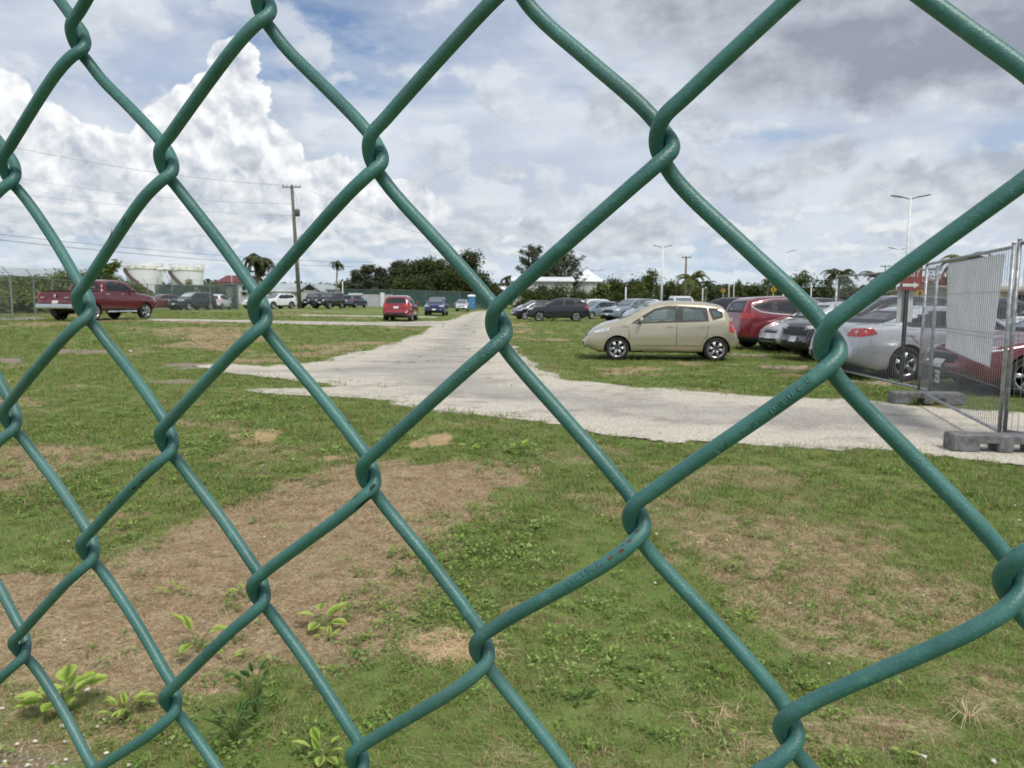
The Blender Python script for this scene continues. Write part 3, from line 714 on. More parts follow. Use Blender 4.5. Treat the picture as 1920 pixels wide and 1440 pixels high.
    for poly, sg in ((wsp, 1), (rwp, -1)):
        v, f = ring_patch(bvh, poly, .07, sg, .002, 'x'); body.add(v, f, 1)
    if chrome:
        xs = [q for p in side_polys for q in p]
        for p in [chrome if isinstance(chrome, list) else None]:
            if p: band(sxz(p, L), .032, .006, 2)
    for ds in doors:
        for (s0, z0), (s1, z1) in zip(ds[:-1], ds[1:]):
            x0, x1 = L / 2 - s0, L / 2 - s1; d = Vector((x1 - x0, z1 - z0)); nrm = Vector((-d.y, d.x)).normalized() * .006
            q = [(x0 - nrm.x, z0 - nrm.y), (x1 - nrm.x, z1 - nrm.y), (x1 + nrm.x, z1 + nrm.y), (x0 + nrm.x, z0 + nrm.y)]
            for sg in (1, -1):
                v, f = cast(bvh, q, 'y', sg, .002, .12); body.add(v, f, 1)
    for xw in wx_:
        for sg in (1, -1):
            n = 22; Vl = []
            for k in range(n + 1):
                a = -.25 + (math.pi + .5) * k / n; c_, s_ = math.cos(a), math.sin(a)
                Vl += [(xw + R_ar * c_, sg * hw * .985, rad + R_ar * s_), (xw + R_ar * c_, sg * hw * .5, rad + R_ar * s_)]
            body.add(Vl, [(2 * k, 2 * k + 1, 2 * k + 3, 2 * k + 2) for k in range(n)], 1)
            body.add([(xw, sg * hw * .5, rad)] + [(xw + R_ar * math.cos(-.25 + (math.pi + .5) * k / n), sg * hw * .5, rad + R_ar * math.sin(-.25 + (math.pi + .5) * k / n)) for k in range(n + 1)], [(0, k + 1, k + 2) for k in range(n)], 1)
    body.box((0, 0, bot + .06), (L * .72, W * .55, .10), m=1)
    T = dict(L=L, W=W, H=H, rad=rad, wx=wx_, parts=[])
    def part(name, V, Fc, mat, smooth=True):
        me = bpy.data.meshes.new(kind + '_' + name); me.from_pydata([tuple(v) for v in V], [], Fc); mats = mat if isinstance(mat, list) else [mat]
        for m in mats: me.materials.append(m)
        if smooth: me.polygons.foreach_set('use_smooth', [True] * len(me.polygons))
        me.update(); T['parts'].append((name, me)); return me
    me = part('body', body.v, body.f, [M_trim, M_clad if clad else M_trim, M_chrome], True); me.polygons.foreach_set('material_index', body.m); me.update()
    glz = 'GLASS'
    for p in side_polys:
        for sg in (1, -1):
            v, f = cast(bvh, inset(p, .022), 'y', sg, -.006 if cut else .004); part('window', v, f, M_glass)
    v, f = cast(bvh, inset(wsp, .03), 'x', 1, -.008 if cut else .004); part('windscreen', v, f, M_glass)
    v, f = cast(bvh, inset(rwp, .03), 'x', -1, -.008 if cut else .004); part('rear_window', v, f, M_glass)
    def mir(p): return [(-a, b) for a, b in p]
    if hl:
        for p in (hl, mir(hl)):
            v, f = cast(bvh, p, 'x', 1, .008); me = part('headlight', v, f, M_lamp)
            if hl_side:
                sg = 1 if p is hl else -1; v2, f2 = cast(bvh, sxz(hl_side, L), 'y', sg, .010); b = len(v); T['parts'].pop(); part('headlight', v + v2, f + [[b + i for i in q] for q in f2], M_lamp)
    if tl:
        for p in (tl, mir(tl)):
            sg = 1 if p is tl else -1; v, f = cast(bvh, p, 'x', -1, .008)
            if tl_side:
                v2, f2 = cast(bvh, sxz(tl_side, L), 'y', sg, .010); b = len(v); v, f = v + v2, f + [[b + i for i in q] for q in f2]
            part('tail_light', v, f, M_red)
    if grille: v, f = cast(bvh, grille, 'x', 1, .006); part('grille', v, f, M_trim)
    if lower:
        v, f = cast(bvh, lower, 'x', 1, .006); part('air_intake', v, f, M_trim)
    zp = (lower[0][1] + .13) if lower else .5
    v, f = cast(bvh, [(-.16, zp), (.16, zp), (.16, zp + .14), (-.16, zp + .14)], 'x', 1, .016); part('number_plate', v, f, M_plate)
    zp = tlz or H * .5
    v, f = cast(bvh, [(-.16, zp), (.16, zp), (.16, zp + .14), (-.16, zp + .14)], 'x', -1, .012); part('number_plate', v, f, M_plate)
    v, f = cast(bvh, [(-hw * .7, bot + .17), (hw * .7, bot + .17), (hw * .66, bot + .34), (-hw * .66, bot + .34)], 'x', -1, .006); part('rear_valance', v, f, M_clad)
    for sg in (1, -1):
        m = MB(); x = L / 2 - mirror_s
        bm2 = bmesh.new(); bmesh.ops.create_icosphere(bm2, subdivisions=2, radius=1)
        V = [(x + v_.co.x * .055 + .0, sg * (hw * .94 + .13) + v_.co.y * .11, mirror_z + .05 + v_.co.z * .075) for v_ in bm2.verts]; Fc = [[v_.index for v_ in f_.verts] for f_ in bm2.faces]; bm2.free()
        part('mirror', V, Fc, [M_trim])
        for ds in doors[1:]:
            s0 = ds[0][0] - .0; z0 = mirror_z - .12
            v, f = cast(bvh, sxz([(s0 - .24, z0), (s0 - .06, z0 + .004), (s0 - .06, z0 + .034), (s0 - .24, z0 + .03)], L), 'y', sg, .022); part('door_handle', v, f, [M_trim])
    if cut:
        m = MB()
        for s0, n_ in ((mirror_s + .75, 2), (mirror_s + 1.65, 2)):
            for sy in (-.36, .36):
                m.box((L / 2 - s0, sy * W / 1.75, H * .42), (.5, .48, .16), bev=.04); m.box((L / 2 - s0 - .28, sy * W / 1.75, H * .58), (.14, .46, H * .34), Matrix.Rotation(.2, 3, 'Y'), bev=.04); m.box((L / 2 - s0 - .33, sy * W / 1.75, H * .79), (.10, .24, .14), bev=.03)
        m.box((-.1, 0, H * .32), (L * .62, W * .78, .05)); m.box((L / 2 - mirror_s - .02, 0, mirror_z - .12), (.3, W * .74, .12), bev=.04)
        part('seats', m.v, m.f, M_seat, False)
    # wheel with rim
    m = MB(); Rx = Matrix.Rotation(R(90), 4, 'X'); wd = .21 if rad < .34 else .25
    m.lathe([(rad * .62, -wd / 2), (rad * .93, -wd / 2), (rad, -wd * .34), (rad, wd * .34), (rad * .93, wd / 2), (rad * .70, wd / 2), (rad * .68, wd * .3), (rad * .60, -wd * .3)], 32, Rx, close=True)
    T['tyre'] = mesh_only(kind + '_tyre', m, M_tyre)
    m = MB(); m.lathe([(rad * .73, wd * .49), (rad * .68, wd * .505), (rad * .58, wd * .30), (rad * .56, -wd * .3)], 32, Rx, 0, cap=False); m.lathe([(0, wd * .05), (rad * .58, wd * .05)], 24, Rx, 1)
    for k in range(spokes):
        a = 2 * math.pi * k / spokes
        for da in ((-.13, .13) if spokes == 6 else (-.1, .1)):
            M3 = (Matrix.Rotation(a, 3, 'Y') @ Matrix.Translation((0, 0, 0)).to_3x3())
            c = M3 @ Vector((math.sin(da) * rad * .36, -wd * .40, rad * .37)); Mx = M3 @ Matrix.Rotation(da * .8, 3, 'Y')
            m.box(c, (rad * .12, wd * .16, rad * .62), Mx, 0)
    m.lathe([(0, wd * .44), (rad * .12, wd * .42), (rad * .14, wd * .2)], 14, Rx, 0)
    T['rim'] = mesh_only(kind + '_rim', m, [M_rim, M_trim])
    TYPES[kind] = T; return T
def mesh_only(name, mb, mat, smooth=True):
    o = mb.build(name, mat, None, smooth); me = o.data; bpy.data.objects.remove(o); return me
SLOTPARTS = ('body', 'mirror', 'door_handle')
def car(kind, name, paint, px, Y, rz, label, cat='car', group=None, glass=None, wsg=None, loc=None, skip=(), handle=None, z=0.0):
    T = TYPES[kind]; p = loc or spot(px, Y); root = empty(name, (p.x, p.y, p.z + z), R(rz), label, cat, group)
    # let the car sit on sloping ground
    for pn, me in T['parts']:
        if pn in skip: continue
        o = bpy.data.objects.new(pn, me); COL.objects.link(o); o.parent = root
        if pn in SLOTPARTS:
            o.material_slots[0].link = 'OBJECT'; o.material_slots[0].material = (handle if pn == 'door_handle' and handle else paint)
        if glass and pn in ('window', 'windscreen', 'rear_window'): o.material_slots[0].link = 'OBJECT'; o.material_slots[0].material = glass
        if pn == 'windscreen' and not wsg: o.material_slots[0].link = 'OBJECT'; o.material_slots[0].material = M_wind
        if wsg and pn == 'windscreen': o.material_slots[0].link = 'OBJECT'; o.material_slots[0].material = wsg
    for xw in T['wx']:
        for sg in (1, -1):
            w_ = bpy.data.objects.new('wheel', T['tyre']); COL.objects.link(w_); w_.parent = root; w_.location = (xw, sg * (T['W'] / 2 - .135), T['rad']); w_.rotation_euler = (0, rnd.uniform(0, 6), math.pi if sg > 0 else 0)
            r_ = bpy.data.objects.new('rim', T['rim']); COL.objects.link(r_); r_.parent = w_
    return root
# small five-door hatchback, outline read off the photograph's side view
def fz(lst): return [((a - 140) / 345.0, (720 - b) / 345.0) for a, b in lst]
make_type('hatch', 3.84, 1.68, 1.525, [(0, .50), (.04, .66), (.16, .76), (.35, .88), (.57, .965), (.80, 1.01), (1.2, 1.22), (1.6, 1.42), (1.85, 1.485), (2.3, 1.52), (2.9, 1.50), (3.3, 1.44), (3.45, 1.39), (3.55, 1.27), (3.72, .92), (3.80, .72), (3.84, .55)],
          (.80, 3.27, .30), [fz([(525, 402), (640, 325), (735, 268), (830, 245), (935, 242), (927, 386)]), fz([(962, 243), (1160, 250), (1200, 376), (955, 386)]), fz([(1190, 254), (1285, 260), (1318, 288), (1320, 342), (1235, 366)])],
          ws=(1.03, 1.45), bl=(1.0, 1.38), hl=[(.36, .70), (.62, .72), (.66, .84), (.48, .82)], hl_side=[(.17, .72), (.30, .69), (.56, .73), (.60, .84), (.42, .80)], tl=[(.52, .72), (.66, .72), (.68, 1.02), (.56, 1.0)], tl_side=[(3.60, .74), (3.80, .70), (3.72, .98), (3.58, 1.02)],
          grille=[(-.36, .60), (.36, .60), (.40, .70), (-.40, .70)], lower=[(-.5, .30), (.5, .30), (.45, .44), (-.45, .44)], tumble=.36, mirror_s=1.38, mirror_z=.98,
          doors=([(1.06, .92), (1.12, .45), (1.2, .30)], [(2.28, 1.40), (2.27, .30)], [(3.08, 1.0), (3.02, .62), (2.92, .48), (2.86, .34)], [(1.15, .38), (2.86, .38)]), shoulder=[(0, .62), (.5, .84), (1.0, .94), (3.1, 1.02), (3.5, 1.06), (3.84, .7)], spokes=6)
SUVTOP = [(0, .55), (.03, .80), (.14, .96), (.4, 1.04), (1.0, 1.10), (1.25, 1.14), (1.6, 1.36), (2.0, 1.58), (2.35, 1.66), (3.0, 1.69), (3.9, 1.65), (4.2, 1.58), (4.32, 1.46), (4.5, 1.10), (4.58, .9), (4.62, .62)]
make_type('suv', 4.62, 1.86, 1.69, SUVTOP, (.92, 3.60, .355), [[(1.50, 1.09), (1.85, 1.36), (2.15, 1.51), (2.68, 1.58), (2.68, 1.10)], [(2.77, 1.10), (2.77, 1.585), (3.45, 1.57), (3.56, 1.15)], [(3.66, 1.17), (3.56, 1.56), (3.95, 1.52), (4.18, 1.33), (4.05, 1.22)]],
          bot=.24, ws=(1.17, 1.62), bl=(1.16, 1.56), hl=[(.42, .80), (.82, .86), (.80, .96), (.40, .89)], hl_side=[(.10, .82), (.45, .88), (.48, .97), (.2, .94)], tl=[(.50, .92), (.86, .96), (.84, 1.12), (.52, 1.06)], tl_side=[(4.2, .98), (4.55, .93), (4.5, 1.08), (4.25, 1.12)],
          grille=[(-.55, .66), (.55, .66), (.62, .86), (-.62, .86)], lower=[(-.6, .36), (.6, .36), (.5, .52), (-.5, .52)], clad=.16, tumble=.32, mirror_s=1.62, mirror_z=1.12,
          doors=([(1.42, 1.05), (1.45, .5), (1.52, .36)], [(2.72, 1.55), (2.70, .36)], [(3.62, 1.12), (3.40, .75), (3.24, .6), (3.18, .36)]), shoulder=[(0, .80), (.5, .98), (1.2, 1.06), (3.5, 1.12), (4.3, 1.15), (4.62, .8)])
make_type('chrome_suv', 4.62, 1.86, 1.69, SUVTOP, (.92, 3.60, .365), [[(1.50, 1.09), (1.85, 1.36), (2.15, 1.51), (2.68, 1.57), (2.68, 1.12)], [(2.77, 1.12), (2.77, 1.57), (3.42, 1.55), (3.50, 1.17)], [(3.60, 1.19), (3.52, 1.54), (3.80, 1.50), (4.10, 1.38), (4.16, 1.33), (3.9, 1.24)]],
          bot=.24, ws=(1.17, 1.62), bl=(1.16, 1.56), hl=[(.42, .80), (.82, .86), (.80, .96), (.40, .89)], hl_side=[(.10, .82), (.45, .88), (.48, .97), (.2, .94)], tl=[(.50, .98), (.86, .96), (.84, 1.12), (.62, 1.50), (.55, 1.48), (.66, 1.1)], tl_side=[(4.2, 1.0), (4.55, .96), (4.5, 1.10), (4.22, 1.12)],
          grille=[(-.55, .66), (.55, .66), (.62, .86), (-.62, .86)], lower=[(-.6, .36), (.6, .36), (.5, .52), (-.5, .52)], clad=.18, tumble=.32, mirror_s=1.62, mirror_z=1.12, chrome=[(1.40, 1.06), (1.80, 1.38), (2.12, 1.56), (2.72, 1.63), (3.5, 1.61), (3.86, 1.56), (4.18, 1.42), (4.26, 1.33), (3.95, 1.18), (3.5, 1.12), (2.7, 1.07)],
          doors=([(1.42, 1.05), (1.45, .5), (1.52, .36)], [(2.72, 1.55), (2.70, .36)], [(3.62, 1.12), (3.40, .75), (3.24, .6), (3.18, .36)]), shoulder=[(0, .80), (.5, .98), (1.2, 1.06), (3.5, 1.14), (4.3, 1.18), (4.62, .8)])
make_type('sedan', 4.87, 1.83, 1.45, [(0, .50), (.05, .66), (.3, .78), (1.15, .96), (1.3, 1.0), (1.75, 1.24), (2.1, 1.38), (2.5, 1.44), (3.1, 1.44), (3.55, 1.36), (4.0, 1.19), (4.3, 1.09), (4.65, 1.07), (4.78, 1.02), (4.84, .8), (4.87, .6)],
          (.95, 3.80, .335), [[(1.62, .98), (1.95, 1.20), (2.25, 1.33), (2.76, 1.38), (2.76, 1.0)], [(2.84, 1.0), (2.84, 1.385), (3.2, 1.37), (3.55, 1.28), (3.86, 1.10), (3.78, 1.04)]],
          bot=.20, ws=(1.02, 1.39), bl=(1.10, 1.38), hl=[(.46, .66), (.82, .70), (.80, .80), (.5, .78)], hl_side=[(.12, .68), (.5, .74), (.55, .82), (.25, .80)], tl=[(.50, .86), (.88, .84), (.86, 1.02), (.56, 1.0)], tl_side=[(4.42, .90), (4.80, .84), (4.76, 1.0), (4.5, 1.01)],
          grille=[(-.40, .50), (.40, .50), (.46, .72), (-.46, .72)], lower=[(-.5, .28), (.5, .28), (.45, .40), (-.45, .40)], tumble=.42, mirror_s=1.72, mirror_z=1.0, chrome=[(1.52, .95), (1.90, 1.22), (2.22, 1.38), (2.78, 1.43), (3.24, 1.42), (3.62, 1.32), (3.96, 1.12), (3.84, 1.0)],
          doors=([(1.50, .95), (1.52, .4), (1.56, .3)], [(2.80, 1.38), (2.82, .3)], [(3.90, 1.02), (3.58, .7), (3.4, .5), (3.38, .3)]), shoulder=[(0, .62), (.5, .78), (1.3, .94), (3.8, 1.04), (4.6, 1.03), (4.87, .7)], tlz=.72)
make_type('pickup', 5.82, 2.04, 1.96, [(0, .72), (.04, 1.05), (.2, 1.20), (.9, 1.30), (1.45, 1.36), (1.75, 1.62), (2.05, 1.86), (2.4, 1.94), (3.2, 1.96), (3.75, 1.92), (3.88, 1.80), (4.02, 1.38), (4.10, 1.355), (5.72, 1.37), (5.78, 1.30), (5.82, .9)],
          (1.0, 4.60, .41), [[(1.88, 1.36), (2.10, 1.62), (2.34, 1.79), (2.78, 1.85), (2.78, 1.38)], [(2.90, 1.38), (2.90, 1.855), (3.45, 1.85), (3.62, 1.80), (3.66, 1.40)]],
          bot=.48, ws=(1.42, 1.86), bl=(1.45, 1.82), hl=[(.62, .92), (.96, .92), (.96, 1.10), (.62, 1.10)], hl_side=[(.06, .93), (.3, .95), (.3, 1.12), (.1, 1.10)], tl=[(.90, .98), (.97, .98), (.97, 1.28), (.90, 1.28)], tl_side=[(5.70, 1.0), (5.80, 1.0), (5.78, 1.26), (5.70, 1.26)],
          grille=[(-.55, .8), (.55, .8), (.58, 1.12), (-.58, 1.12)], lower=[(-.8, .55), (.8, .55), (.8, .66), (-.8, .66)], tumble=.26, mirror_s=1.95, mirror_z=1.36,
          doors=([(1.78, 1.30), (1.72, .7), (1.8, .52)], [(2.84, 1.85), (2.84, .52)], [(3.78, 1.80), (3.80, .95), (3.72, .52)], [(3.92, 1.32), (3.92, .5)]), shoulder=[(0, .95), (.5, 1.15), (1.4, 1.28), (3.9, 1.34), (5.7, 1.345), (5.82, 1.0)],
          plan=[(0, .80), (.06, .90), (.25, .97), (.6, 1.0), (5.6, 1.0), (5.74, .985), (5.82, .95)], spokes=5, tlz=.80)
make_type('jeep', 4.25, 1.86, 1.86, [(0, .62), (.04, 1.0), (.12, 1.12), (1.25, 1.18), (1.42, 1.22), (1.62, 1.60), (1.75, 1.78), (2.2, 1.83), (3.9, 1.86), (4.1, 1.82), (4.2, 1.5), (4.25, .9)],
          (.72, 3.45, .40), [[(1.70, 1.22), (1.84, 1.64), (2.55, 1.70), (2.55, 1.22)], [(2.65, 1.22), (2.65, 1.70), (3.3, 1.70), (3.3, 1.22)], [(3.40, 1.22), (3.40, 1.70), (3.98, 1.68), (4.04, 1.22)]],
          bot=.45, ws=(1.24, 1.74), bl=(1.25, 1.70), hl=[(.42 + .11 * math.cos(a * .785), .95 + .11 * math.sin(a * .785)) for a in range(8)], tl=[(.62, .95), (.76, .95), (.76, 1.15), (.62, 1.15)],
          grille=[(-.34, .80), (.34, .80), (.34, 1.08), (-.34, 1.08)], lower=[(-.7, .52), (.7, .52), (.7, .68), (-.7, .68)], clad=.12, tumble=.12, mirror_s=1.72, mirror_z=1.25,
          doors=([(1.62, 1.18), (1.62, .55)], [(2.6, 1.7), (2.6, .55)], [(3.35, 1.7), (3.35, .9), (3.1, .55)]), plan=[(0, .62), (.1, .68), (.3, .72), (.35, .95), (.5, 1.0), (4.2, 1.0), (4.25, .96)], shoulder=[(0, .95), (1.3, 1.12), (4.25, 1.15)], spokes=5)
make_type('van', 4.9, 1.9, 1.98, [(0, .6), (.05, .85), (.4, 1.05), (.9, 1.18), (1.3, 1.55), (1.65, 1.86), (2.0, 1.95), (4.7, 1.98), (4.82, 1.85), (4.9, .9)],
          (.9, 3.9, .33), [[(1.35, 1.2), (1.75, 1.65), (2.2, 1.72), (2.2, 1.2)], [(2.3, 1.2), (2.3, 1.72), (3.3, 1.74), (3.3, 1.2)], [(3.4, 1.2), (3.4, 1.74), (4.5, 1.72), (4.6, 1.25)]],
          ws=(1.22, 1.84), bl=(1.2, 1.8), hl=[(.5, .75), (.85, .8), (.85, .98), (.5, .92)], tl=[(.78, .9), (.88, .9), (.88, 1.4), (.8, 1.4)], grille=[(-.5, .65), (.5, .65), (.5, .85), (-.5, .85)], lower=[(-.6, .3), (.6, .3), (.5, .45), (-.5, .45)], tumble=.16, mirror_s=1.5, mirror_z=1.2, doors=([(1.3, 1.1), (1.3, .4)], [(2.25, 1.7), (2.25, .35)]))

P_gold = glossy('champagne paint', (0.50, 0.45, 0.34), .5, .28, .12)
P_maroon = glossy('dark red pickup paint', (0.115, 0.006, 0.012), .2, .32, .06)
P_red = glossy('red paint', (0.26, 0.020, 0.028), .25, .32, .14)
P_red2 = glossy('maroon crossover paint', (0.20, 0.022, 0.030), .25, .3, .12)
P_wine = glossy('wine paint', (0.14, 0.012, 0.02), .2, .3, .14)
P_navy = glossy('blue black paint', (0.016, 0.018, 0.030), .3, .3, .10)
P_blue = glossy('deep blue paint', (0.014, 0.028, 0.15), .3, .3, .1)
P_slate = glossy('slate blue paint', (0.07, 0.09, 0.14), .4, .3, .15)
P_teal = glossy('dark teal paint', (0.020, 0.045, 0.052), .3, .3, .12)
P_black = glossy('black paint', (0.012, 0.012, 0.015), .1, .3, .12)
P_char = glossy('dark bronze paint', (0.030, 0.022, 0.024), .4, .3, .10)
P_silver = glossy('silver paint', (0.50, 0.52, 0.55), .35, .28, .12)
P_grey = glossy('mid grey paint', (0.22, 0.23, 0.25), .5, .3, .15)
P_white = glossy('white paint', (0.78, 0.79, 0.80), 0, .3, .12)
P_ice = glossy('pale blue paint', (0.24, 0.30, 0.35), .4, .3, .12)

hb = car('hatch', 'hatchback_car', P_gold, 1236, 19.7, 176, 'champagne gold hatchback parked side-on on the grass in the middle of the view', glass=M_clear)
pk = car('pickup', 'pickup_truck', P_maroon, 191, 37.2, 79, 'dark red crew cab pickup with chrome bumper and covered bed at the left', 'pickup', handle=M_chrome)
m = MB(); m.box((-2.98, 0, .68), (.16, 1.98, .20), bev=.04); m.build('rear_bumper', M_chrome, pk)
m = MB(); m.box((-2.935, 0, 1.18), (.012, .11, .10), bev=.004); m.box((-2.935, 0, 1.10), (.012, .05, .07), bev=.004); m.box((-2.935, -.62, 1.08), (.01, .26, .04)); m.box((-2.935, .66, 1.08), (.01, .2, .04)); m.build('emblem', M_chrome, pk)
m = MB(); m.box((-1.98, 0, 1.385), (1.66, 1.80, .03), bev=.01); m.build('bed_cover', M_trim, pk)
for s in (1, -1):
    m = MB(); m.tube([(1.15, s * 1.02, .42), (-.9, s * 1.02, .42)], .045, 10); m.build('side_step', M_chrome, pk)
for s in (.75, -.75):
    m = MB(); m.box((-2.2, s, .36), (.03, .28, .3)); m.build('mud_flap', M_trim, pk)
G1 = 'cars parked on the far lawn to the left'
car('sedan', 'sedan_car', P_wine, 303, 70, -128, 'dusty red saloon behind the far fence, just right of the pickup', group=G1)
car('suv', 'dark_crossover', P_teal, 361, 71, -112, 'dark teal crossover with a bright sunshade in its windscreen', group=G1, wsg=M_shade)
car('hatch', 'hatchback_car', P_white, 410, 76, 92, 'small white hatchback seen from behind in front of the green screen', group=G1)
car('suv', 'white_crossover', P_white, 519, 82, -118, 'white crossover parked left of the tall wooden utility pole', group=G1)
car('hatch', 'hatchback_car', P_white, 484, 84, -110, 'white hatchback mostly hidden behind a green fence wire left of the utility pole', group=G1)
car('jeep', 'off_roader', P_black, 591, 90, -108, 'black boxy off-roader standing right behind the utility pole', 'off-roader', G1)
car('jeep', 'off_roader', P_black, 617, 86, -106, 'black boxy off-roader just right of the utility pole', 'off-roader', G1)
car('hatch', 'hatchback_car', P_blue, 641, 102, 80, 'bright blue hatchback peeking out behind the slate blue crossover', group=G1)
car('suv', 'slate_crossover', P_slate, 664, 97, 76, 'slate blue crossover seen from behind, right of the two off-roaders', group=G1)
car('suv', 'red_crossover', P_red, 752, 50.5, 90, 'red crossover seen from behind left of the gravel road', group=G1)
car('suv', 'blue_crossover', P_blue, 819, 70, -91, 'deep blue crossover facing the camera left of the gravel road', group=G1)
car('hatch', 'hatchback_car', P_silver, 867, 98, -90, 'silver hatchback facing the camera beside the portable toilet', group=G1)
G2 = 'cars packed in the car park to the right'
car('suv', 'navy_crossover', P_navy, 1046, 55.5, 181, 'blue-black crossover parked side-on right of the gravel road', group=G2)
car('hatch', 'hatchback_car', P_navy, 1004, 60.5, 196, 'dark hatchback half hidden behind the nose of the blue-black crossover', group=G2, glass=M_clear)
car('hatch', 'hatchback_car', P_white, 1000, 82, 205, 'white hatchback beyond the blue-black crossover, nearest to the road end', group=G2)
car('suv', 'white_crossover', P_white, 1104, 74, 205, 'white crossover showing its roof right of the blue-black crossover', group=G2)
car('hatch', 'hatchback_car', P_ice, 1118, 63, 214, 'pale blue hatchback nose-out beside the tail of the blue-black crossover', group=G2)
car('sedan', 'sedan_car', P_wine, 1142, 84, 205, 'maroon saloon far back between two white crossovers', group=G2)
car('suv', 'white_crossover', P_white, 1196, 64, 211, 'white crossover behind the windscreen of the champagne hatchback', group=G2, glass=M_clear)
car('suv', 'pale_blue_crossover', P_ice, 1184, 55, 214, 'pale blue crossover facing left in front of the white crossover', group=G2, glass=M_clear)
car('hatch', 'hatchback_car', P_silver, 1222, 47, 214, 'silver hatchback directly behind the bonnet of the champagne hatchback', group=G2, glass=M_clear)
car('van', 'white_van', P_white, 1278, 66, -92, 'white van whose roof rises above the champagne hatchback', 'van', G2)
car('sedan', 'sedan_car', P_grey, 1322, 45, 214, 'mid grey saloon behind the rear of the champagne hatchback', group=G2)
car('suv', 'grey_crossover', P_grey, 1400, 44, 214, 'grey crossover showing above the maroon crossover', group=G2)
car('suv', 'dark_crossover', P_navy, 1352, 34, 160, 'dark crossover between the champagne hatchback and the maroon crossover', group=G2)
crv = car('chrome_suv', 'maroon_crossover', P_red2, 1497, 24.2, 7, 'maroon crossover with chrome window line behind the champagne hatchback', group=G2)
car('hatch', 'hatchback_car', P_silver, 1556, 22.4, 190, 'silver hatchback facing left beside the maroon crossover', group=G2, glass=M_clear)
kia = car('suv', 'dark_bronze_crossover', P_char, 1645, 19.6, 189, 'dark bronze crossover with a chrome edged grille behind the silver saloon', group=G2, glass=M_clear)
sed = car('sedan', 'sedan_car', P_silver, 1768, 15.3, 8, 'silver saloon seen from behind through the temporary fence', group=G2)
mar = car('sedan', 'sedan_car', P_wine, 2045, 12.75, 178, 'wine red saloon nosing in from the right behind the white banner', group=G2)
car('suv', 'black_crossover', P_black, 1560, 33, 6, 'black crossover roof behind the maroon crossover', group=G2)
car('suv', 'black_crossover', P_navy, 1870, 22, 6, 'dark blue crossover behind the silver saloon', group=G2)
car('suv', 'white_crossover', P_white, 2010, 19, 186, 'white crossover at the far right behind the silver saloon', group=G2)
car('suv', 'grey_crossover', P_grey, 1700, 30, 190, 'grey crossover behind the arrow sign', group=G2)
car('sedan', 'sedan_car', P_white, 1640, 40, 200, 'white saloon far back beyond the temporary fence', group=G2)
car('suv', 'silver_crossover', P_silver, 1460, 52, 205, 'silver crossover in the distant rows', group=G2)
car('suv', 'black_crossover', P_black, 1260, 78, 205, 'black crossover in the distant rows left of the white van', group=G2)
car('hatch', 'hatchback_car', P_red, 1340, 60, 205, 'red hatchback in the distant rows right of the white van', group=G2)

# ------------------------------------------------------------------ temporary fence panels, banner, sign
M_galv = material('galvanised steel', (0.34, 0.35, 0.36), 0.45, 0.6, .25, 20)
M_wire = material('galvanised mesh wire', (0.26, 0.27, 0.30), 0.5, 0.5)
M_foot = material('recycled plastic foot', (0.15, 0.15, 0.155), 0.8, 0, .3, 12, .2, 60)
M_white = material('white painted', (0.74, 0.75, 0.75), 0.5, 0, .08, 4)
M_lamp_grey = material('grey lamp head', (0.10, 0.10, 0.11), 0.5)
M_pole_w = material('weathered pole timber', (0.17, 0.14, 0.11), 0.9, 0, .35, 12, .3, 40)
M_cable = material('black cable', (0.02, 0.02, 0.022), 0.6)
PA, PB, PC, PD = at(1560, 694, 15.1), at(1742, 739, 11.3), at(1722, 741, 11.25), at(1872, 826, 7.7)
def panel(a, b, top, label, lean=0.0, n=44, handle=False, stop=None):
    a = Vector((a.x, a.y, 0)); b = Vector((b.x, b.y, 0)); d = (b - a); L = d.length; u = d / L
    root = empty('temporary_fence', (a.x, a.y, 0), math.atan2(u.y, u.x), label, 'fence panel', 'temporary steel fence panels by the car park')
    for x in (0, L):
        m = MB(); m.tube([(x, 0, .06), (x, 0, top)], .021, 12); m.tube([(x, 0, top), (x, 0, top + .012)], .023, 12); m.build('post', M_galv, root, True)
    for z in (.17, top - .03):
        m = MB(); m.tube([(0, 0, z), (L, 0, z)], .019, 10); m.build('rail', M_galv, root, True)
    m = MB()
    for i in range(1, n): m.tube([(L * i / n, .004, .17), (L * i / n, .004, top - .03)], .0029, 5, cap=False)
    for z in (.62, 1.12, 1.17, 1.62): m.tube([(0, .0, z), (L, .0, z)], .0029, 5, cap=False)
    m.build('mesh_infill', M_wire, root)
    return root, L
p1, L1 = panel(PA, PB, 2.04, 'far temporary steel fence panel in front of the silver saloon', n=50)
p2, L2 = panel(PC, PD, 2.10, 'middle temporary steel fence panel carrying the white banner', n=50)
PE = Vector((PD.x + 2.05, PD.y - 2.6, 0)); PD2 = Vector((PD.x + .07, PD.y + .02, 0))
p3, L3 = panel(PD2, PE, 2.14, 'nearest temporary steel fence panel running out at the right edge', n=56)
def foot(c, rz, label):
    m = MB(); M3 = Matrix.Rotation(rz, 3, 'Z')
    # two skids with hand slots below a flat top
    for x0, x1 in ((-.50, -.24), (-.07, .07), (.24, .50)): m.box(M3 @ Vector(((x0 + x1) / 2, 0, .075)), (x1 - x0, .25, .15), M3, bev=.012)
    m.box(M3 @ Vector((0, 0, .13)), (.995, .245, .085), M3, bev=.012)
    for x in (-.1, .1, 0.0): m.lathe([(.028, .0), (.028, .004)], 12, Matrix.Translation(M3 @ Vector((x, 0, .171))))
    o = m.build('ballast_block', M_foot); o.location = c; tag(o, label, 'fence foot', 'grey plastic feet under the fence panels'); return o
foot(Vector((ground(1735, 757).x, ground(1735, 757).y, 0.005)), R(-4), 'farther grey plastic foot block where two fence panels meet')
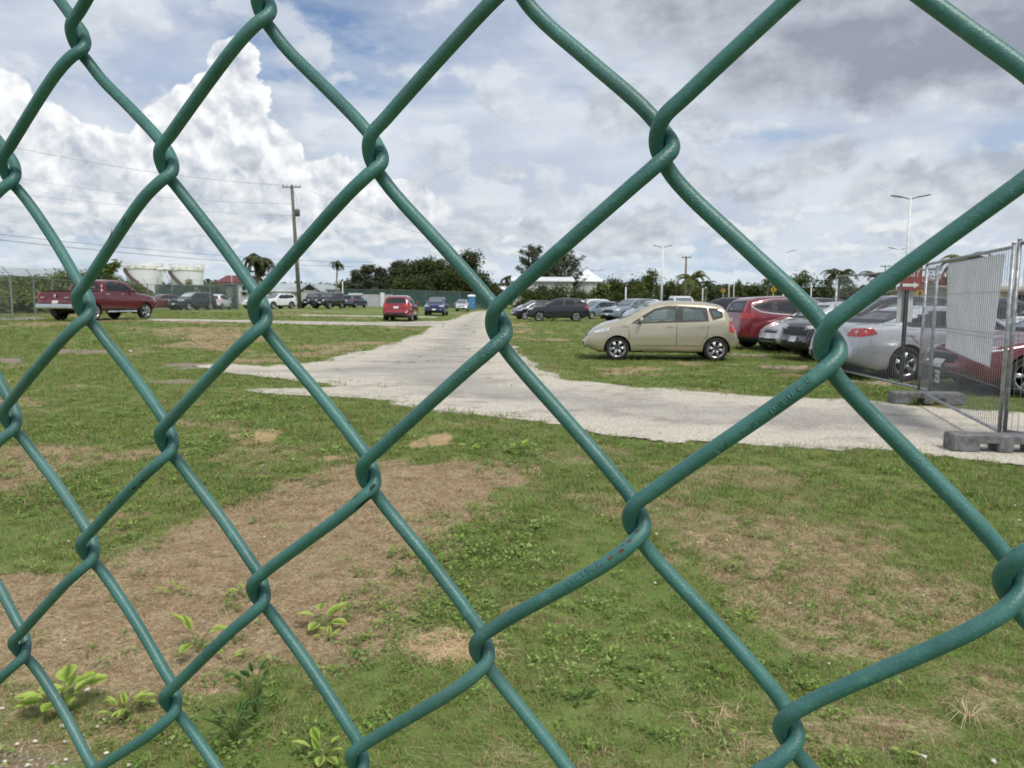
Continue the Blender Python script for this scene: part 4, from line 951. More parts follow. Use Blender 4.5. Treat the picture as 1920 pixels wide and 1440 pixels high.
foot(Vector((ground(1888, 850).x, ground(1888, 846).y, 0.005)), R(-8), 'nearer grey plastic foot block at the edge of the gravel road')
# banner hung inside the middle panel
def banner():
    a = Vector((PC.x, PC.y, 0)); b = Vector((PD.x, PD.y, 0)); u = (b - a).normalized(); nrm = Vector((-u.y, u.x, 0)); nrm = -nrm if nrm.x < 0 else nrm
    V, Fc = [], []; nu, nv = 34, 40
    for j in range(nv + 1):
        for i in range(nu + 1):
            s = i / nu; v = j / nv; x = L2 * (.27 + (.62 - .08 * (1 - v)) * s + .03 * (1 - v)) + .10 * (1 - v) * (1 - s) * 0; z = .88 + 1.15 * v + (.09 * (1 - v) * (-s))
            d = .045 + .004 * math.sin(s * 9 + v * 5) + .003 * math.sin((s * 1.3 + v) * 13) * (1 - v) + .010 * (1 - v) * math.sin(s * 3.1 + 1) * (1 + math.sin(v * 9))
            V.append(a + u * x + nrm * d + Vector((0, 0, z)))
    for j in range(nv):
        for i in range(nu): k = j * (nu + 1) + i; Fc.append((k, k + 1, k + nu + 2, k + nu + 1))
    o = mesh_obj('banner', [v - (a + Vector((0, 0, 1))) for v in V], Fc, material('white banner vinyl', (0.92, 0.93, 0.95), 0.55, 0, .06, 3), None, True); o.location = a + Vector((0, 0, 1))
    so_ = o.modifiers.new('thick', 'SOLIDIFY'); so_.thickness = .002
    tag(o, 'blank white vinyl banner hanging on the middle fence panel', 'banner')
    # small tag plate wired to the mesh below the banner
    c = a + u * (L2 * .30) + nrm * -.02 + Vector((0, 0, .50)); ang = math.atan2(u.y, u.x); M3 = Matrix.Rotation(ang, 3, 'Z')
    m = MB(); m.box((0, 0, 0), (.24, .006, .17), M3, bev=.002); o = m.build('fence_tag', material('grey tag', (.42, .43, .45), .5, 0, .1, 20)); o.location = c; tag(o, 'small grey plate wired to the mesh below the white banner', 'plate')
    m = MB(); 
    for dx_, dz_, w_ in ((-.06, .03, .07), (.05, .035, .05), (-.05, -.02, .05), (.04, -.03, .09)): m.box(M3 @ Vector((dx_, -.005, dz_)), (w_, .003, .018), M3)
    m.build('printing', M_trim, o)
banner()
def text_obj(name, txt, size, mat, parent, loc, rot, ext=0.001):
    cu = bpy.data.curves.new(name, 'FONT'); cu.body = txt; cu.size = size; cu.extrude = ext; cu.align_x = 'CENTER'; cu.align_y = 'CENTER'
    o = bpy.data.objects.new(name, cu); COL.objects.link(o); bpy.context.view_layer.update()
    me = bpy.data.meshes.new_from_object(o.evaluated_get(bpy.context.evaluated_depsgraph_get())); bpy.data.objects.remove(o)
    me.materials.clear(); me.materials.append(mat); o = bpy.data.objects.new(name, me); COL.objects.link(o); o.parent = parent; o.location = loc; o.rotation_euler = rot; return o
# purple banner with white edge seen at the right border on the nearest panel
a = PD2; u = (PE - PD2).normalized(); ang = math.atan2(u.y, u.x)
pb = empty('printed_banner', (a.x + u.x * .09, a.y + u.y * .09, 1.55), ang, 'dark purple printed banner at the right edge beside the fence post', 'banner')
m = MB(); m.box((.55, .03, .14), (1.05, .004, .72)); m.build('cloth', material('purple print', (.30, .30, .42), .5, 0, .1, 3), pb)
text_obj('lettering', 'ative', .2, material('dark blue print', (.02, .02, .12), .5), pb, (.30, .024, .30), (R(90), 0, 0))
# red arrow sign on a dark post behind the far panel
sp_ = at(1694, 640, 13.4); sg_ = empty('arrow_sign', (sp_.x, sp_.y, 0), R(8), 'red sign with a white right-pointing arrow on a dark post behind the fence', 'sign')
m = MB(); m.box((0, 0, 1.0), (.055, .055, 2.0), bev=.006); m.build('post', material('dark post', (.035, .035, .04), .6, 0, .3, 10), sg_)
m = MB(); m.box((.04, -.045, 1.93), (.42, .012, .42), bev=.004); pl = m.build('sign_plate', material('red sign', (.24, .045, .035), .45, 0, .1, 10), sg_)
m = MB(); m.add([(x, y, z) for y in (-.055, -.051) for x, z in ((-.13, 1.785), (.09, 1.785), (.09, 1.755), (.20, 1.81), (.09, 1.865), (.09, 1.835), (-.13, 1.835))], [(0, 1, 2, 3, 4, 5, 6)[::-1], (7, 8, 9, 10, 11, 12, 13)]); m.build('arrow', M_white, pl)
text_obj('lettering', 'EXIT', .15, M_white, pl, (.04, -.054, 2.0), (R(90), 0, 0))
m = MB(); m.box((.02, .05, 1.46), (.30, .01, .62), bev=.003); m.build('back_board', material('pale board', (.55, .57, .57), .6, 0, .1, 6), sg_)

# concrete wheel stops
M_stop = material('worn yellow concrete', (0.40, 0.33, 0.22), 0.9, 0, 0, 9, .4, 40, col2=(0.22, 0.20, 0.15))
for px, py, rz, lab in ((1392, 668, -22, 'pale concrete wheel stop behind the champagne hatchback, farthest from the road'), (1478, 692, -16, 'chipped yellowish concrete wheel stop in front of the dark bronze crossover'), (1625, 722, -20, 'pale concrete wheel stop behind the middle of the temporary fence')):
    p = ground(px, py); m = MB(); n = 14; V = []
    for i in range(n + 1):
        x = -.65 + 1.3 * i / n
        for y, z in ((-.09, 0), (-.07, .07), (.07, .07), (.09, 0)): V.append((x, y + rnd.uniform(-.01, .01), z + (rnd.uniform(-.02, .01) if z else 0)))
    m.add(V, [(4 * i + k, 4 * i + k + 1, 4 * i + k + 5, 4 * i + k + 4) for i in range(n) for k in range(3)] + [(0, 1, 2, 3), tuple(4 * n + k for k in (3, 2, 1, 0))])
    o = m.build('wheel_stop', M_stop); o.location = (p.x, p.y, 0); o.rotation_euler = (0, 0, R(rz)); tag(o, lab, 'wheel stop', 'concrete wheel stops on the grass')
# litter
for px, py, c, lab in ((428, 644, (.5, .06, .03), 'small red and white litter on the lawn'), (1898, 958, (.75, .75, .75), 'small white paper scrap at the right edge of the lawn'), (1725, 1436, (.55, .54, .50), 'white paper scrap at the bottom edge of the lawn'), (245, 661, (.6, .6, .58), 'pale plastic scrap on the far lawn')):
    p = ground(px, py); m = MB(); k = 6; s_ = .022 * max(1, p.y / 6); V = [(0, 0, .02 * s_ / .04)] + [(math.cos(i) * s_ * rnd.uniform(.6, 1.2), math.sin(i) * s_ * .6 * rnd.uniform(.6, 1.2), rnd.uniform(.0, .02)) for i in [j * 2 * math.pi / k for j in range(k)]]
    m.add(V, [(0, 1 + i, 1 + (i + 1) % k) for i in range(k)]); o = m.build('paper_scrap', material('litter', c, .6)); o.location = (p.x, p.y, p.z + .03); tag(o, lab, 'litter', None, 'thing')

# ------------------------------------------------------------------ poles and wires
def wpole(px, pyt, Y, name, label, arm=2.4, trans=False, lean=0.0, r=.15, armY=0.0, rz=0.0, mat=None):
    b = spot(px, Y); top = at(px, pyt, Y); H = top.z - b.z; root = empty(name, b, R(rz), label, 'utility pole', 'timber utility poles')
    m = MB(); m.tube([(0, 0, -.1), (lean * .5, 0, H * .5), (lean, 0, H)], [r, r * .85, r * .65], 12); m.build('pole', mat or M_pole_w, root, True)
    if arm: m = MB(); m.box((lean, -.12, H - .25), (arm, .1, .12)); m.build('crossarm', M_pole_w, root)
    for x in ((-arm / 2 + .1, -arm / 4, arm / 4, arm / 2 - .1) if arm else ()):
        m = MB(); m.lathe([(.02, 0), (.06, .05), (.03, .1), (.06, .15), (.02, .22)], 8); i = m.build('insulator', M_lamp_grey, root, True); i.location = (lean + x, -.12, H - .19)
    if trans:
        m = MB(); m.lathe([(.22, -.4), (.26, -.36), (.26, .3), (.2, .38), (.06, .42)], 16); o = m.build('transformer', M_lamp_grey, root, True); o.location = (lean * .8 + .48, -.1, H - 3.0)
        m = MB(); m.tube([(lean * .7 + .1, -.1, H - 3.0), (lean * .8 + .3, -.1, H - 3.0)], .04, 6); m.tube([(lean * .9, -.1, H - .3), (lean * .9 + .45, -.15, H - 1.4), (lean * .8 + .48, -.1, H - 2.6)], .015, 5); m.tube([(lean * .6, 0, H - 6.0), (lean * .6 + .9, -.2, H - 5.3)], .03, 6); m.build('bracket', M_lamp_grey, root)
    return root, Vector((b.x + lean, b.y, b.z + H))
M_conc = material('light concrete pole', (0.42, 0.41, 0.37), 0.85, 0, .15, 6)
mp_, mtop = wpole(562, 347, 84, 'utility_pole', 'tall leaning timber utility pole with a transformer, left of centre', 2.0, True, -.55, .24, mat=material('grey timber', (.15, .15, .115), .9, 0, .3, 3))
wpole(990, 461, 150, 'utility_pole', 'utility pole crossarm rising above the feathery tree right of centre', 2.4, r=.16)
wpole(1284, 480, 115, 'utility_pole', 'slim timber utility pole with crossarm among the trees right of centre', 1.5, r=.2)
wpole(1271, 517, 190, 'utility_pole', 'thin far utility pole left of the yellowish palm', 1.6, r=.15)
wpole(1656, 497, 130, 'utility_pole', 'short far utility pole with crossarm behind the arrow sign', 1.8, r=.12)
def cable(P, Q, sag, name, label, r=.02, grp='power lines sagging across the sky'):
    mid = (P + Q) / 2; pts = []
    for i in range(41):
        k = i / 40; p = P.lerp(Q, k); pts.append(p - Vector((0, 0, sag * 4 * k * (1 - k))) - mid)
    m = MB(); m.tube(pts, r, 5); o = m.build(name, M_cable); o.location = mid; tag(o, label, 'power line', grp)
cable(mtop + Vector((-.9, 0, -.05)), at(-300, 195, 70), 1.2, 'power_line', 'highest power line from the tall pole to the upper left edge', .013)
cable(mtop + Vector((.0, 0, -2.0)), at(-300, 262, 70), 1.4, 'power_line', 'second power line below the highest one on the left', .009)
cable(mtop + Vector((.3, 0, -3.3)), at(-300, 315, 70), .8, 'power_line', 'third thin power line on the left', .008)
cable(at(700, 492, 150), at(-400, 392, 62), 1.0, 'power_line', 'upper of the two thick low power lines on the left', .022)
cable(at(700, 500, 150), at(-400, 402, 62), 1.1, 'power_line', 'lower of the two thick low power lines on the left', .026)
cable(mtop + Vector((.9, 0, -.05)), at(850, 450, 150), .9, 'power_line', 'power line falling from the tall pole to the right', .012)
def lpole(px, pyt, Y, label, heads=2, r=.09, hw_=.9, pyb=None, headtilt=0.18):
    b = spot(px, Y); top = at(px, pyt, Y); H = top.z - b.z; root = empty('light_pole', b, R(rnd.uniform(-25, 25)), label, 'light pole', 'white light poles of the car park')
    m = MB(); m.tube([(0, 0, 0), (0, 0, H)], [r, r * .55], 10); m.build('pole', M_white, root, True)
    for s in ((-1, 1) if heads == 2 else (1,) if heads == 1 else ()):
        m = MB(); m.tube([(0, 0, H - .08), (s * hw_ * .35, 0, H + .05)], .03, 6); m.box((s * hw_ * .62, 0, H + .10), (hw_ * .6, .22, .06), Matrix.Rotation(-s * headtilt, 3, 'Y'), bev=.02); m.build('lamp_head', M_lamp_grey, root)
for a in ((1695, 371, 44, 'tallest white light pole with twin lamp heads, behind the arrow sign', 2, .1, 1.15), (1240, 463, 72, 'white twin lamp light pole above the champagne hatchback', 2, .13, 1.0), (1470, 472, 95, 'slim white light pole seen above the maroon crossover', 1, .09, 1.3),
          (1679, 467, 105, 'white twin lamp pole just left of the tallest one', 2, .1, 2.0), (1375, 505, 120, 'slender white pole over the distant rows', 0, .1, 1), (1366, 510, 125, 'second slender white pole over the distant rows', 0, .1, 1),
          (1173, 538, 75, 'short white post above the pale crossovers', 0, .1, 1), (643, 528, 120, 'short white post left of the dark trees', 0, .12, 1), (436, 490, 130, 'thin white mast before the red roofed building', 0, .06, 1), (1117, 508, 118, 'small twin lamp pole before the domed tank', 2, .06, 1.2),
          (1468, 528, 60, 'short white post above the maroon crossover roof', 0, .08, 1), (1317, 540, 90, 'stubby white post in the distant rows', 0, .08, 1), (1520, 530, 75, 'short white post with a box near the dark trees', 1, .08, .5), (1598, 490, 140, 'thin far mast right of the tall palm', 0, .06, 1), (1692, 505, 58, 'short white post right of the arrow sign', 0, .1, 1)): lpole(*a)
for px, py, Y, lab in ((1355, 545, 88, 'small yellow diamond sign beside the slender white poles'), (1449, 543, 70, 'yellow diamond sign above the maroon crossover'), (1723, 551, 40, 'yellow and black diamond sign between fence posts'), (1872, 563, 36, 'yellow diamond sign low before the beige building')):
    b = spot(px, Y); c = at(px, py, Y); r_ = empty('warning_sign', b, 0, lab, 'sign', 'yellow warning signs')
    m = MB(); m.tube([(0, 0, 0), (0, 0, c.z - b.z + .3)], .03, 6); m.build('post', M_white, r_)
    k = .32; h = c.z - b.z; m = MB(); m.add([(x, y, z) for y in (-.04, -.06) for x, z in ((0, h - k), (k, h), (0, h + k), (-k, h))], [(0, 1, 2, 3), (7, 6, 5, 4), (0, 4, 5, 1), (1, 5, 6, 2), (2, 6, 7, 3), (3, 7, 4, 0)]); m.build('sign_plate', material('yellow sign', (.42, .25, .02), .5, 0, .1, 6), r_)
    m = MB(); m.box((0, -.066, h), (.10, .006, .26)); m.build('symbol', M_trim, r_)

# ------------------------------------------------------------------ tanks and buildings
M_tank = material('white tank steel', (0.76, 0.78, 0.78), 0.6, 0, .05, .25)
M_rustw = material('rust streaked white', (0.80, 0.76, 0.67), 0.7, 0, .3, 1.2)
M_stair = material('dark stair steel', (0.13, 0.10, 0.09), 0.7)
def tank(px0, px1, pyt, Y, label):
    a, b = at(px0, pyt, Y), at(px1, pyt, Y); rad = (b.x - a.x) / 2; cx = (a.x + b.x) / 2; H = a.z; cy = Y + rad * .2
    root = empty('storage_tank', (cx, cy, float(gz(cx, cy))), 0, label, 'tank', 'white storage tanks behind the pickup')
    H -= root.location.z; m = MB(); m.lathe([(rad, 0), (rad, H - .5)], 48); m.build('shell', M_tank, root, False)
    m = MB(); m.lathe([(rad + .03, H - .9), (rad + .12, H - .85), (rad + .12, H - .4), (rad + .03, H - .4), (0.0, H - .2)], 48); m.build('rim_walkway', M_rustw, root)
    m = MB(); n = 26
    for i in range(n): x = -rad + 1.85 * rad * i / n; y = -math.sqrt(max(0, rad ** 2 - min(abs(x), rad * .995) ** 2)) - .35; m.box((x, y, H - .8 - 4.0 * i / n), (1.9 * rad / n + .1, .5, .42))
    m.build('stair', M_stair, root)
    m = MB()
    for i in range(40): a_ = 2 * math.pi * i / 40; m.tube([((rad + .2) * math.cos(a_), (rad + .2) * math.sin(a_), H - .3), ((rad + .2) * math.cos(a_), (rad + .2) * math.sin(a_), H + .1)], .035, 4)
    m.lathe([(rad + .18, H + .06), (rad + .23, H + .06), (rad + .23, H + .12), (rad + .18, H + .12)], 40, close=True); m.build('railing', M_rustw, root)
tank(236, 297, 494, 122, 'left white storage tank with a diagonal stair behind the green screen')
tank(319, 376, 497, 122, 'right white storage tank with a diagonal stair behind the green screen')
m = MB(); a, b = at(296, 497, 121), at(322, 497, 121)
m.tube([a + Vector((0, -.2, -.7)), b + Vector((0, -.2, -.7))], .25, 6); m.tube([a + Vector((0.2, -.2, -3)), (a + b) / 2 + Vector((0, -.2, -.8))], .1, 5); m.tube([b + Vector((-.2, -.2, -3)), (a + b) / 2 + Vector((0, -.2, -.8))], .1, 5)
c_ = (a + b) / 2; m.v = [tuple(Vector(v) - c_) for v in m.v]; o = m.build('tank_walkway', M_rustw); o.location = c_; tag(o, 'rusty walkway joining the tops of the two storage tanks', 'walkway')
# domed tank right of centre
a, b = at(1070, 527, 165), at(1136, 527, 165); rad = (b.x - a.x) / 2; cx = (a.x + b.x) / 2; H = a.z; D_ = at(1103, 505, 165).z
root = empty('domed_tank', (cx, 168, 0), 0, 'white round tank with a shallow cone roof behind the trees', 'tank')
m = MB(); m.lathe([(rad, 0), (rad, H)], 48); m.build('shell', material('grey white wall', (.50, .51, .52), .7, 0, .08, .3), root, False)
m = MB(); m.lathe([(rad + .5, H - .1), (rad + .4, H + .1), (rad * .5, H + (D_ - H) * .55), (.3, D_), (0, D_ + .1)], 48); m.build('roof', material('white roof', (.72, .75, .76), .5), root, False)
M_roofg = material('grey sheet roof', (0.36, 0.40, 0.41), 0.55, 0, .12, .3)
M_wallw = material('off white wall', (0.50, 0.51, 0.50), 0.8, 0, .1, .3)
M_dark = material('dark opening', (0.03, 0.03, 0.035), 0.5)
def shed(px0, px1, pye, pyr, Y, dep, label, wall, roof, ridge='x', wins=(), doors=(), gable_px=None, over=.4):
    a, b = at(px0, pye, Y), at(px1, pye, Y); He = (a.z + b.z) / 2; Hr = at((px0 + px1) / 2, pyr, Y + (dep / 2 if ridge == 'x' else 0)).z; L = b.x - a.x; z0 = float(gz((a.x + b.x) / 2, Y))
    root = empty('building', ((a.x + b.x) / 2, Y, z0), 0, label, 'building'); He -= z0; Hr -= z0
    m = MB(); m.box((0, dep / 2, He / 2 - .25), (L, dep, He + .5))
    if ridge == 'x': m.add([(-L / 2, 0, He), (-L / 2, dep, He), (-L / 2, dep / 2, Hr - .05), (L / 2, 0, He), (L / 2, dep, He), (L / 2, dep / 2, Hr - .05)], [(0, 1, 2), (3, 5, 4)])
    else: m.add([(-L / 2, 0, He), (L / 2, 0, He), (0, 0, Hr - .05), (-L / 2, dep, He), (L / 2, dep, He), (0, dep, Hr - .05)], [(0, 1, 2), (3, 5, 4)])
    m.build('wall', wall, root)
    m = MB(); t_ = .18
    if ridge == 'x':
        for s in (0, 1):
            y0, y1 = (-over, dep / 2) if s == 0 else (dep + over, dep / 2); x = L / 2 + over
            m.add([(-x, y0, He), (x, y0, He), (x, y1, Hr), (-x, y1, Hr), (-x, y0, He + t_), (x, y0, He + t_), (x, y1, Hr + t_), (-x, y1, Hr + t_)], [(0, 1, 2, 3), (7, 6, 5, 4), (0, 4, 5, 1), (1, 5, 6, 2), (3, 7, 4, 0)])
    else:
        for s in (-1, 1):
            x0 = s * (L / 2 + over)
            m.add([(x0, -over, He), (0, -over, Hr), (0, dep + over, Hr), (x0, dep + over, He), (x0, -over, He + t_), (0, -over, Hr + t_), (0, dep + over, Hr + t_), (x0, dep + over, He + t_)], [(0, 1, 2, 3), (7, 6, 5, 4), (0, 4, 5, 1), (0, 3, 7, 4)])
    m.build('roof', roof, root)
    for x, z, w_, h in wins:
        m = MB(); m.box((x * L / 2, -.02, z), (w_, .08, h)); wn = m.build('window', M_dark, root)
        m = MB(); m.box((x * L / 2, -.06, z - h / 2 - .06), (w_ + .2, .12, .08)); m.build('sill', M_white, wn)
    for x, w_, h, mt in doors:
        m = MB(); m.box((x * L / 2, -.03, h / 2), (w_, .08, h)); m.build('door', mt, root)
    return root
shed(452, 566, 548, 533, 125, 14, 'long low white building with a grey sheet roof left of the utility pole', M_wallw, M_roofg, 'x', [(-.9, 2.4, .6, 1.6)], [(-.3, 2.4, 2.6, M_white), (.4, 2.4, 2.6, M_white)])
shed(564, 599, 548, 533, 122, 16, 'white gable end of the low building right of the utility pole', M_wallw, M_roofg, 'y', [(0, 2.9, 1.4, .9)])
shed(408, 462, 531, 518, 150, 12, 'building with a dark red hipped roof left of the palm', M_wallw, material('red sheet roof', (.13, .03, .03), .6, 0, .15, .4), 'x')
shed(-80, 132, 519, 504, 140, 16, 'large pale warehouse behind the bushes at the left edge', material('grey green cladding', (.36, .39, .38), .6, 0, .1, .3), M_roofg, 'x')
shed(962, 1074, 528, 521, 138, 9, 'white roofed building behind the feathery tree', M_wallw, material('bright white roof', (.76, .78, .80), .4), 'x')
shed(936, 955, 545, 538, 170, 8, 'small white roof at the end of the gravel road', M_wallw, material('bright white roof', (.76, .78, .80), .4), 'x')
shed(1835, 2150, 547, 541, 60, 14, 'low beige building with louvred front at the right edge', material('beige wall', (.44, .41, .33), .8, 0, .08, .5), material('tan fascia', (.36, .31, .24), .7), 'x', [(-.92, 1.2, 1.2, 1.2)], [(-.5, 2, 2.2, M_dark)])
# white boundary wall and portable toilet
a, b = spot(655, 118), spot(736, 118); o = empty('boundary_wall', ((a.x + b.x) / 2, 118, float(gz(a.x, 118))), 0, 'low white boundary wall with a gate pillar behind the slate blue crossover', 'wall'); L = b.x - a.x
m = MB(); m.box((0, 0, .9), (L, .2, 1.9)); m.build('wall', material('pale grey wall', (.42, .44, .47), .8, 0, .1, 1), o)
m = MB(); m.box((L * .27, -.1, 1.05), (.6, .4, 2.2)); m.build('pillar', M_white, o)
m = MB(); m.box((-L * .35, .0, 1.9), (L * .3, 1.0, .25)); m.build('coping', M_white, o)
p = spot(884, 116); r_ = empty('portable_toilet', p, R(6), 'blue portable toilet with a white roof at the end of the gravel road', 'portable toilet'); M_tb = material('blue plastic', (.04, .17, .38), .5, 0, .12, 3)
m = MB(); m.box((0, 0, 1.0), (1.15, 1.15, 2.0), bev=.05); m.build('cabin', M_tb, r_); m = MB(); m.box((0, -.59, .98), (.72, .03, 1.75), bev=.01); d_ = m.build('door', material('blue door', (.06, .22, .46), .5), r_); m = MB(); m.box((.26, -.62, 1.0), (.06, .03, .2)); m.build('handle', M_white, d_)
m = MB(); m.add([(-.62, -.62, 2.0), (.62, -.62, 2.0), (.62, .62, 2.0), (-.62, .62, 2.0), (-.5, -.5, 2.22), (.5, -.5, 2.22), (.5, .5, 2.22), (-.5, .5, 2.22), (0, 0, 2.3)], [(0, 1, 5, 4), (1, 2, 6, 5), (2, 3, 7, 6), (3, 0, 4, 7), (4, 5, 8), (5, 6, 8), (6, 7, 8), (7, 4, 8)]); m.build('roof', M_white, r_)

# ------------------------------------------------------------------ far chain-link fences and green screens
def mesh_alpha(name, col, dens, scale=9.0):
    """woven screen cloth or wire netting: fine diamond holes cut by the weave"""
    m = bpy.data.materials.new(name); m.use_nodes = True; t = m.node_tree; b = t.nodes['Principled BSDF']
    b.inputs['Base Color'].default_value = (*col, 1); b.inputs['Roughness'].default_value = .8
    tcn = t.nodes.new('ShaderNodeTexCoord'); sp = t.nodes.new('ShaderNodeSeparateXYZ'); t.links.new(tcn.outputs['Object'], sp.inputs[0])
    x, z = N(t, sp.outputs[0]), N(t, sp.outputs[2])
    if scale:
        a = ((x + z) * scale)._m('FRACT'); c = ((x - z) * scale)._m('FRACT'); al = (a.min(c)).step(dens, dens * .8)
    else: al = noise(t, tcn.outputs['Object'], .6, 3, .6).step(.3, .6) * (1 - dens) + dens
    t.links.new(al.s, b.inputs['Alpha']); return m
M_net = mesh_alpha('grey wire netting', (.16, .18, .18), .13, 9)
M_screen = mesh_alpha('green screen cloth', (.018, .085, .070), .55, 0)
M_fpost = material('grey green fence post', (.22, .25, .24), .6, .3)
def far_fence(P, name, label, Hh=2.1, barbed=True, screen=None, every=3.2, net=True, arm=1):
    a0 = P[0]; root = empty(name, a0, 0, label, 'fence'); m = MB(); tot = []
    V, Fc = [], []
    for a, b in zip(P[:-1], P[1:]):
        L = (b - a).length; n = max(1, round(L / every))
        for i in range(n + (b is P[-1])): tot.append(a.lerp(b, i / n))
        k = len(V); V += [a - a0, b - a0, b - a0 + Vector((0, 0, Hh)), a - a0 + Vector((0, 0, Hh))]; Fc.append((k, k + 1, k + 2, k + 3))
    if net: mesh_obj('wire_netting', V, Fc, M_net, root)
    if screen:
        V2 = [v + Vector((0, .05, 0)) * (1 if i % 4 < 2 else 1) for i, v in enumerate(V)]; mesh_obj('screen_cloth', V2, Fc, M_screen, root)
    for p in tot:
        m = MB(); q = p - a0; m.tube([q, q + Vector((0, 0, Hh + .05))], .045, 6)
        if barbed: m.tube([q + Vector((0, 0, Hh)), q + Vector((arm * -.32, -.1, Hh + .45))], .022, 5)
        m.build('post', M_fpost, root)
    m = MB()
    for a, b in zip(P[:-1], P[1:]):
        m.tube([a - a0 + Vector((0, 0, Hh)), b - a0 + Vector((0, 0, Hh))], .028, 5)
        if barbed:
            for k in range(3): o_ = Vector((arm * -.11 * (k + 1), -.03 * (k + 1), Hh + .15 * (k + 1))); m.tube([a - a0 + o_, b - a0 + o_], .008, 4)
    m.build('top_rail', M_fpost, root); return root
def sp2(px, Y): return spot(px, Y)
far_fence([sp2(-500, 36), sp2(22, 39), sp2(100, 47), sp2(278, 62), sp2(395, 67), sp2(447, 74)], 'far_fence', 'grey chain link fence with barbed wire arms running behind the red pickup', 2.2, True, False, 5.0)
far_fence([sp2(292, 86), sp2(366, 84), sp2(440, 80), sp2(447, 78)], 'screened_fence', 'fence hung with green screen cloth behind the parked cars at the left', 2.55, False, True, 4)
far_fence([sp2(604, 126), sp2(735, 124), sp2(862, 124), sp2(925, 122)], 'screened_fence', 'dark green screened fence below the big trees left of the road end', 2.7, False, True, 6)

# ------------------------------------------------------------------ trees
def leaf_material(name, dark, light, rough=.6, scale=.8, trans=.25):
    m = bpy.data.materials.new(name); m.use_nodes = True; t = m.node_tree; b = t.nodes['Principled BSDF']
    tcn = t.nodes.new('ShaderNodeTexCoord'); n = noise(t, tcn.outputs['Object'], scale, 4, .6); tn = attr(t, 'tint')
    c = mixc(t, (n.step(.3, .7) * .55 + tn * .5).clamp(), dark, light); t.links.new(c, b.inputs['Base Color'])
    b.inputs['Roughness'].default_value = rough; b.inputs['Specular IOR Level'].default_value = .25
    if trans:
        tr = t.nodes.new('ShaderNodeBsdfTranslucent'); mx = t.nodes.new('ShaderNodeMixShader'); mx.inputs[0].default_value = trans
        t.links.new(c, tr.inputs[0]); o = t.nodes['Material Output']; t.links.new(b.outputs[0], mx.inputs[1]); t.links.new(tr.outputs[0], mx.inputs[2]); t.links.new(mx.outputs[0], o.inputs[0])
    return m
L_dark = leaf_material('dark evergreen leaves', (.032, .046, .016), (.11, .135, .042))
L_mid = leaf_material('mid green leaves', (.05, .075, .02), (.14, .17, .045))
L_mang = leaf_material('bright mangrove leaves', (.07, .11, .025), (.21, .26, .065))
L_casu = leaf_material('grey green needles', (.065, .08, .048), (.16, .18, .11))
L_palm = leaf_material('palm leaflets', (.035, .055, .018), (.10, .13, .045))
L_palmy = leaf_material('yellowish palm leaflets', (.09, .11, .02), (.24, .26, .07))
L_brown = leaf_material('dead brown fronds', (.10, .055, .025), (.22, .14, .07))
L_flame = leaf_material('red blossom', (.05, .045, .015), (.42, .06, .02), scale=.5)
M_bark = material('grey brown bark', (.13, .105, .08), .9, 0, .35, 3, .3, 12)
M_barkp = material('palm trunk bark', (.26, .23, .19), .9, 0, .25, 4)
def cards(name, C, S, mat, parent, aspect=.5, up=.3, seed=0, tint=None, D=None):
    """many small leaf quads: centres C, sizes S"""
    g_ = np.random.default_rng(seed); n = len(C)
    if D is None: D = g_.normal(size=(n, 3)); D[:, 2] *= .7
    D = D / np.linalg.norm(D, axis=1, keepdims=True); Q = g_.normal(size=(n, 3)); Q[:, 2] += up; Nn = np.cross(D, Q); Nn /= np.linalg.norm(Nn, axis=1, keepdims=True) + 1e-9
    a = D * S[:, None] * .5; b = Nn * (S * aspect)[:, None] * .5
    V = np.stack([C - a, C - a * .1 + b, C + a, C - a * .1 - b], 1).reshape(-1, 3).astype(np.float32)
    me = bpy.data.meshes.new(name); me.vertices.add(n * 4); me.vertices.foreach_set('co', V.ravel()); me.loops.add(n * 4); me.loops.foreach_set('vertex_index', np.arange(n * 4, dtype=np.int32)); me.polygons.add(n); me.polygons.foreach_set('loop_start', np.arange(n, dtype=np.int32) * 4); me.update(calc_edges=True)
    at_ = me.attributes.new('tint', 'FLOAT', 'POINT'); at_.data.foreach_set('value', np.repeat(g_.random(n) if tint is None else tint, 4).astype(np.float32))
    me.materials.append(mat); o = bpy.data.objects.new(name, me); COL.objects.link(o); o.parent = parent; return o
TR = [0]
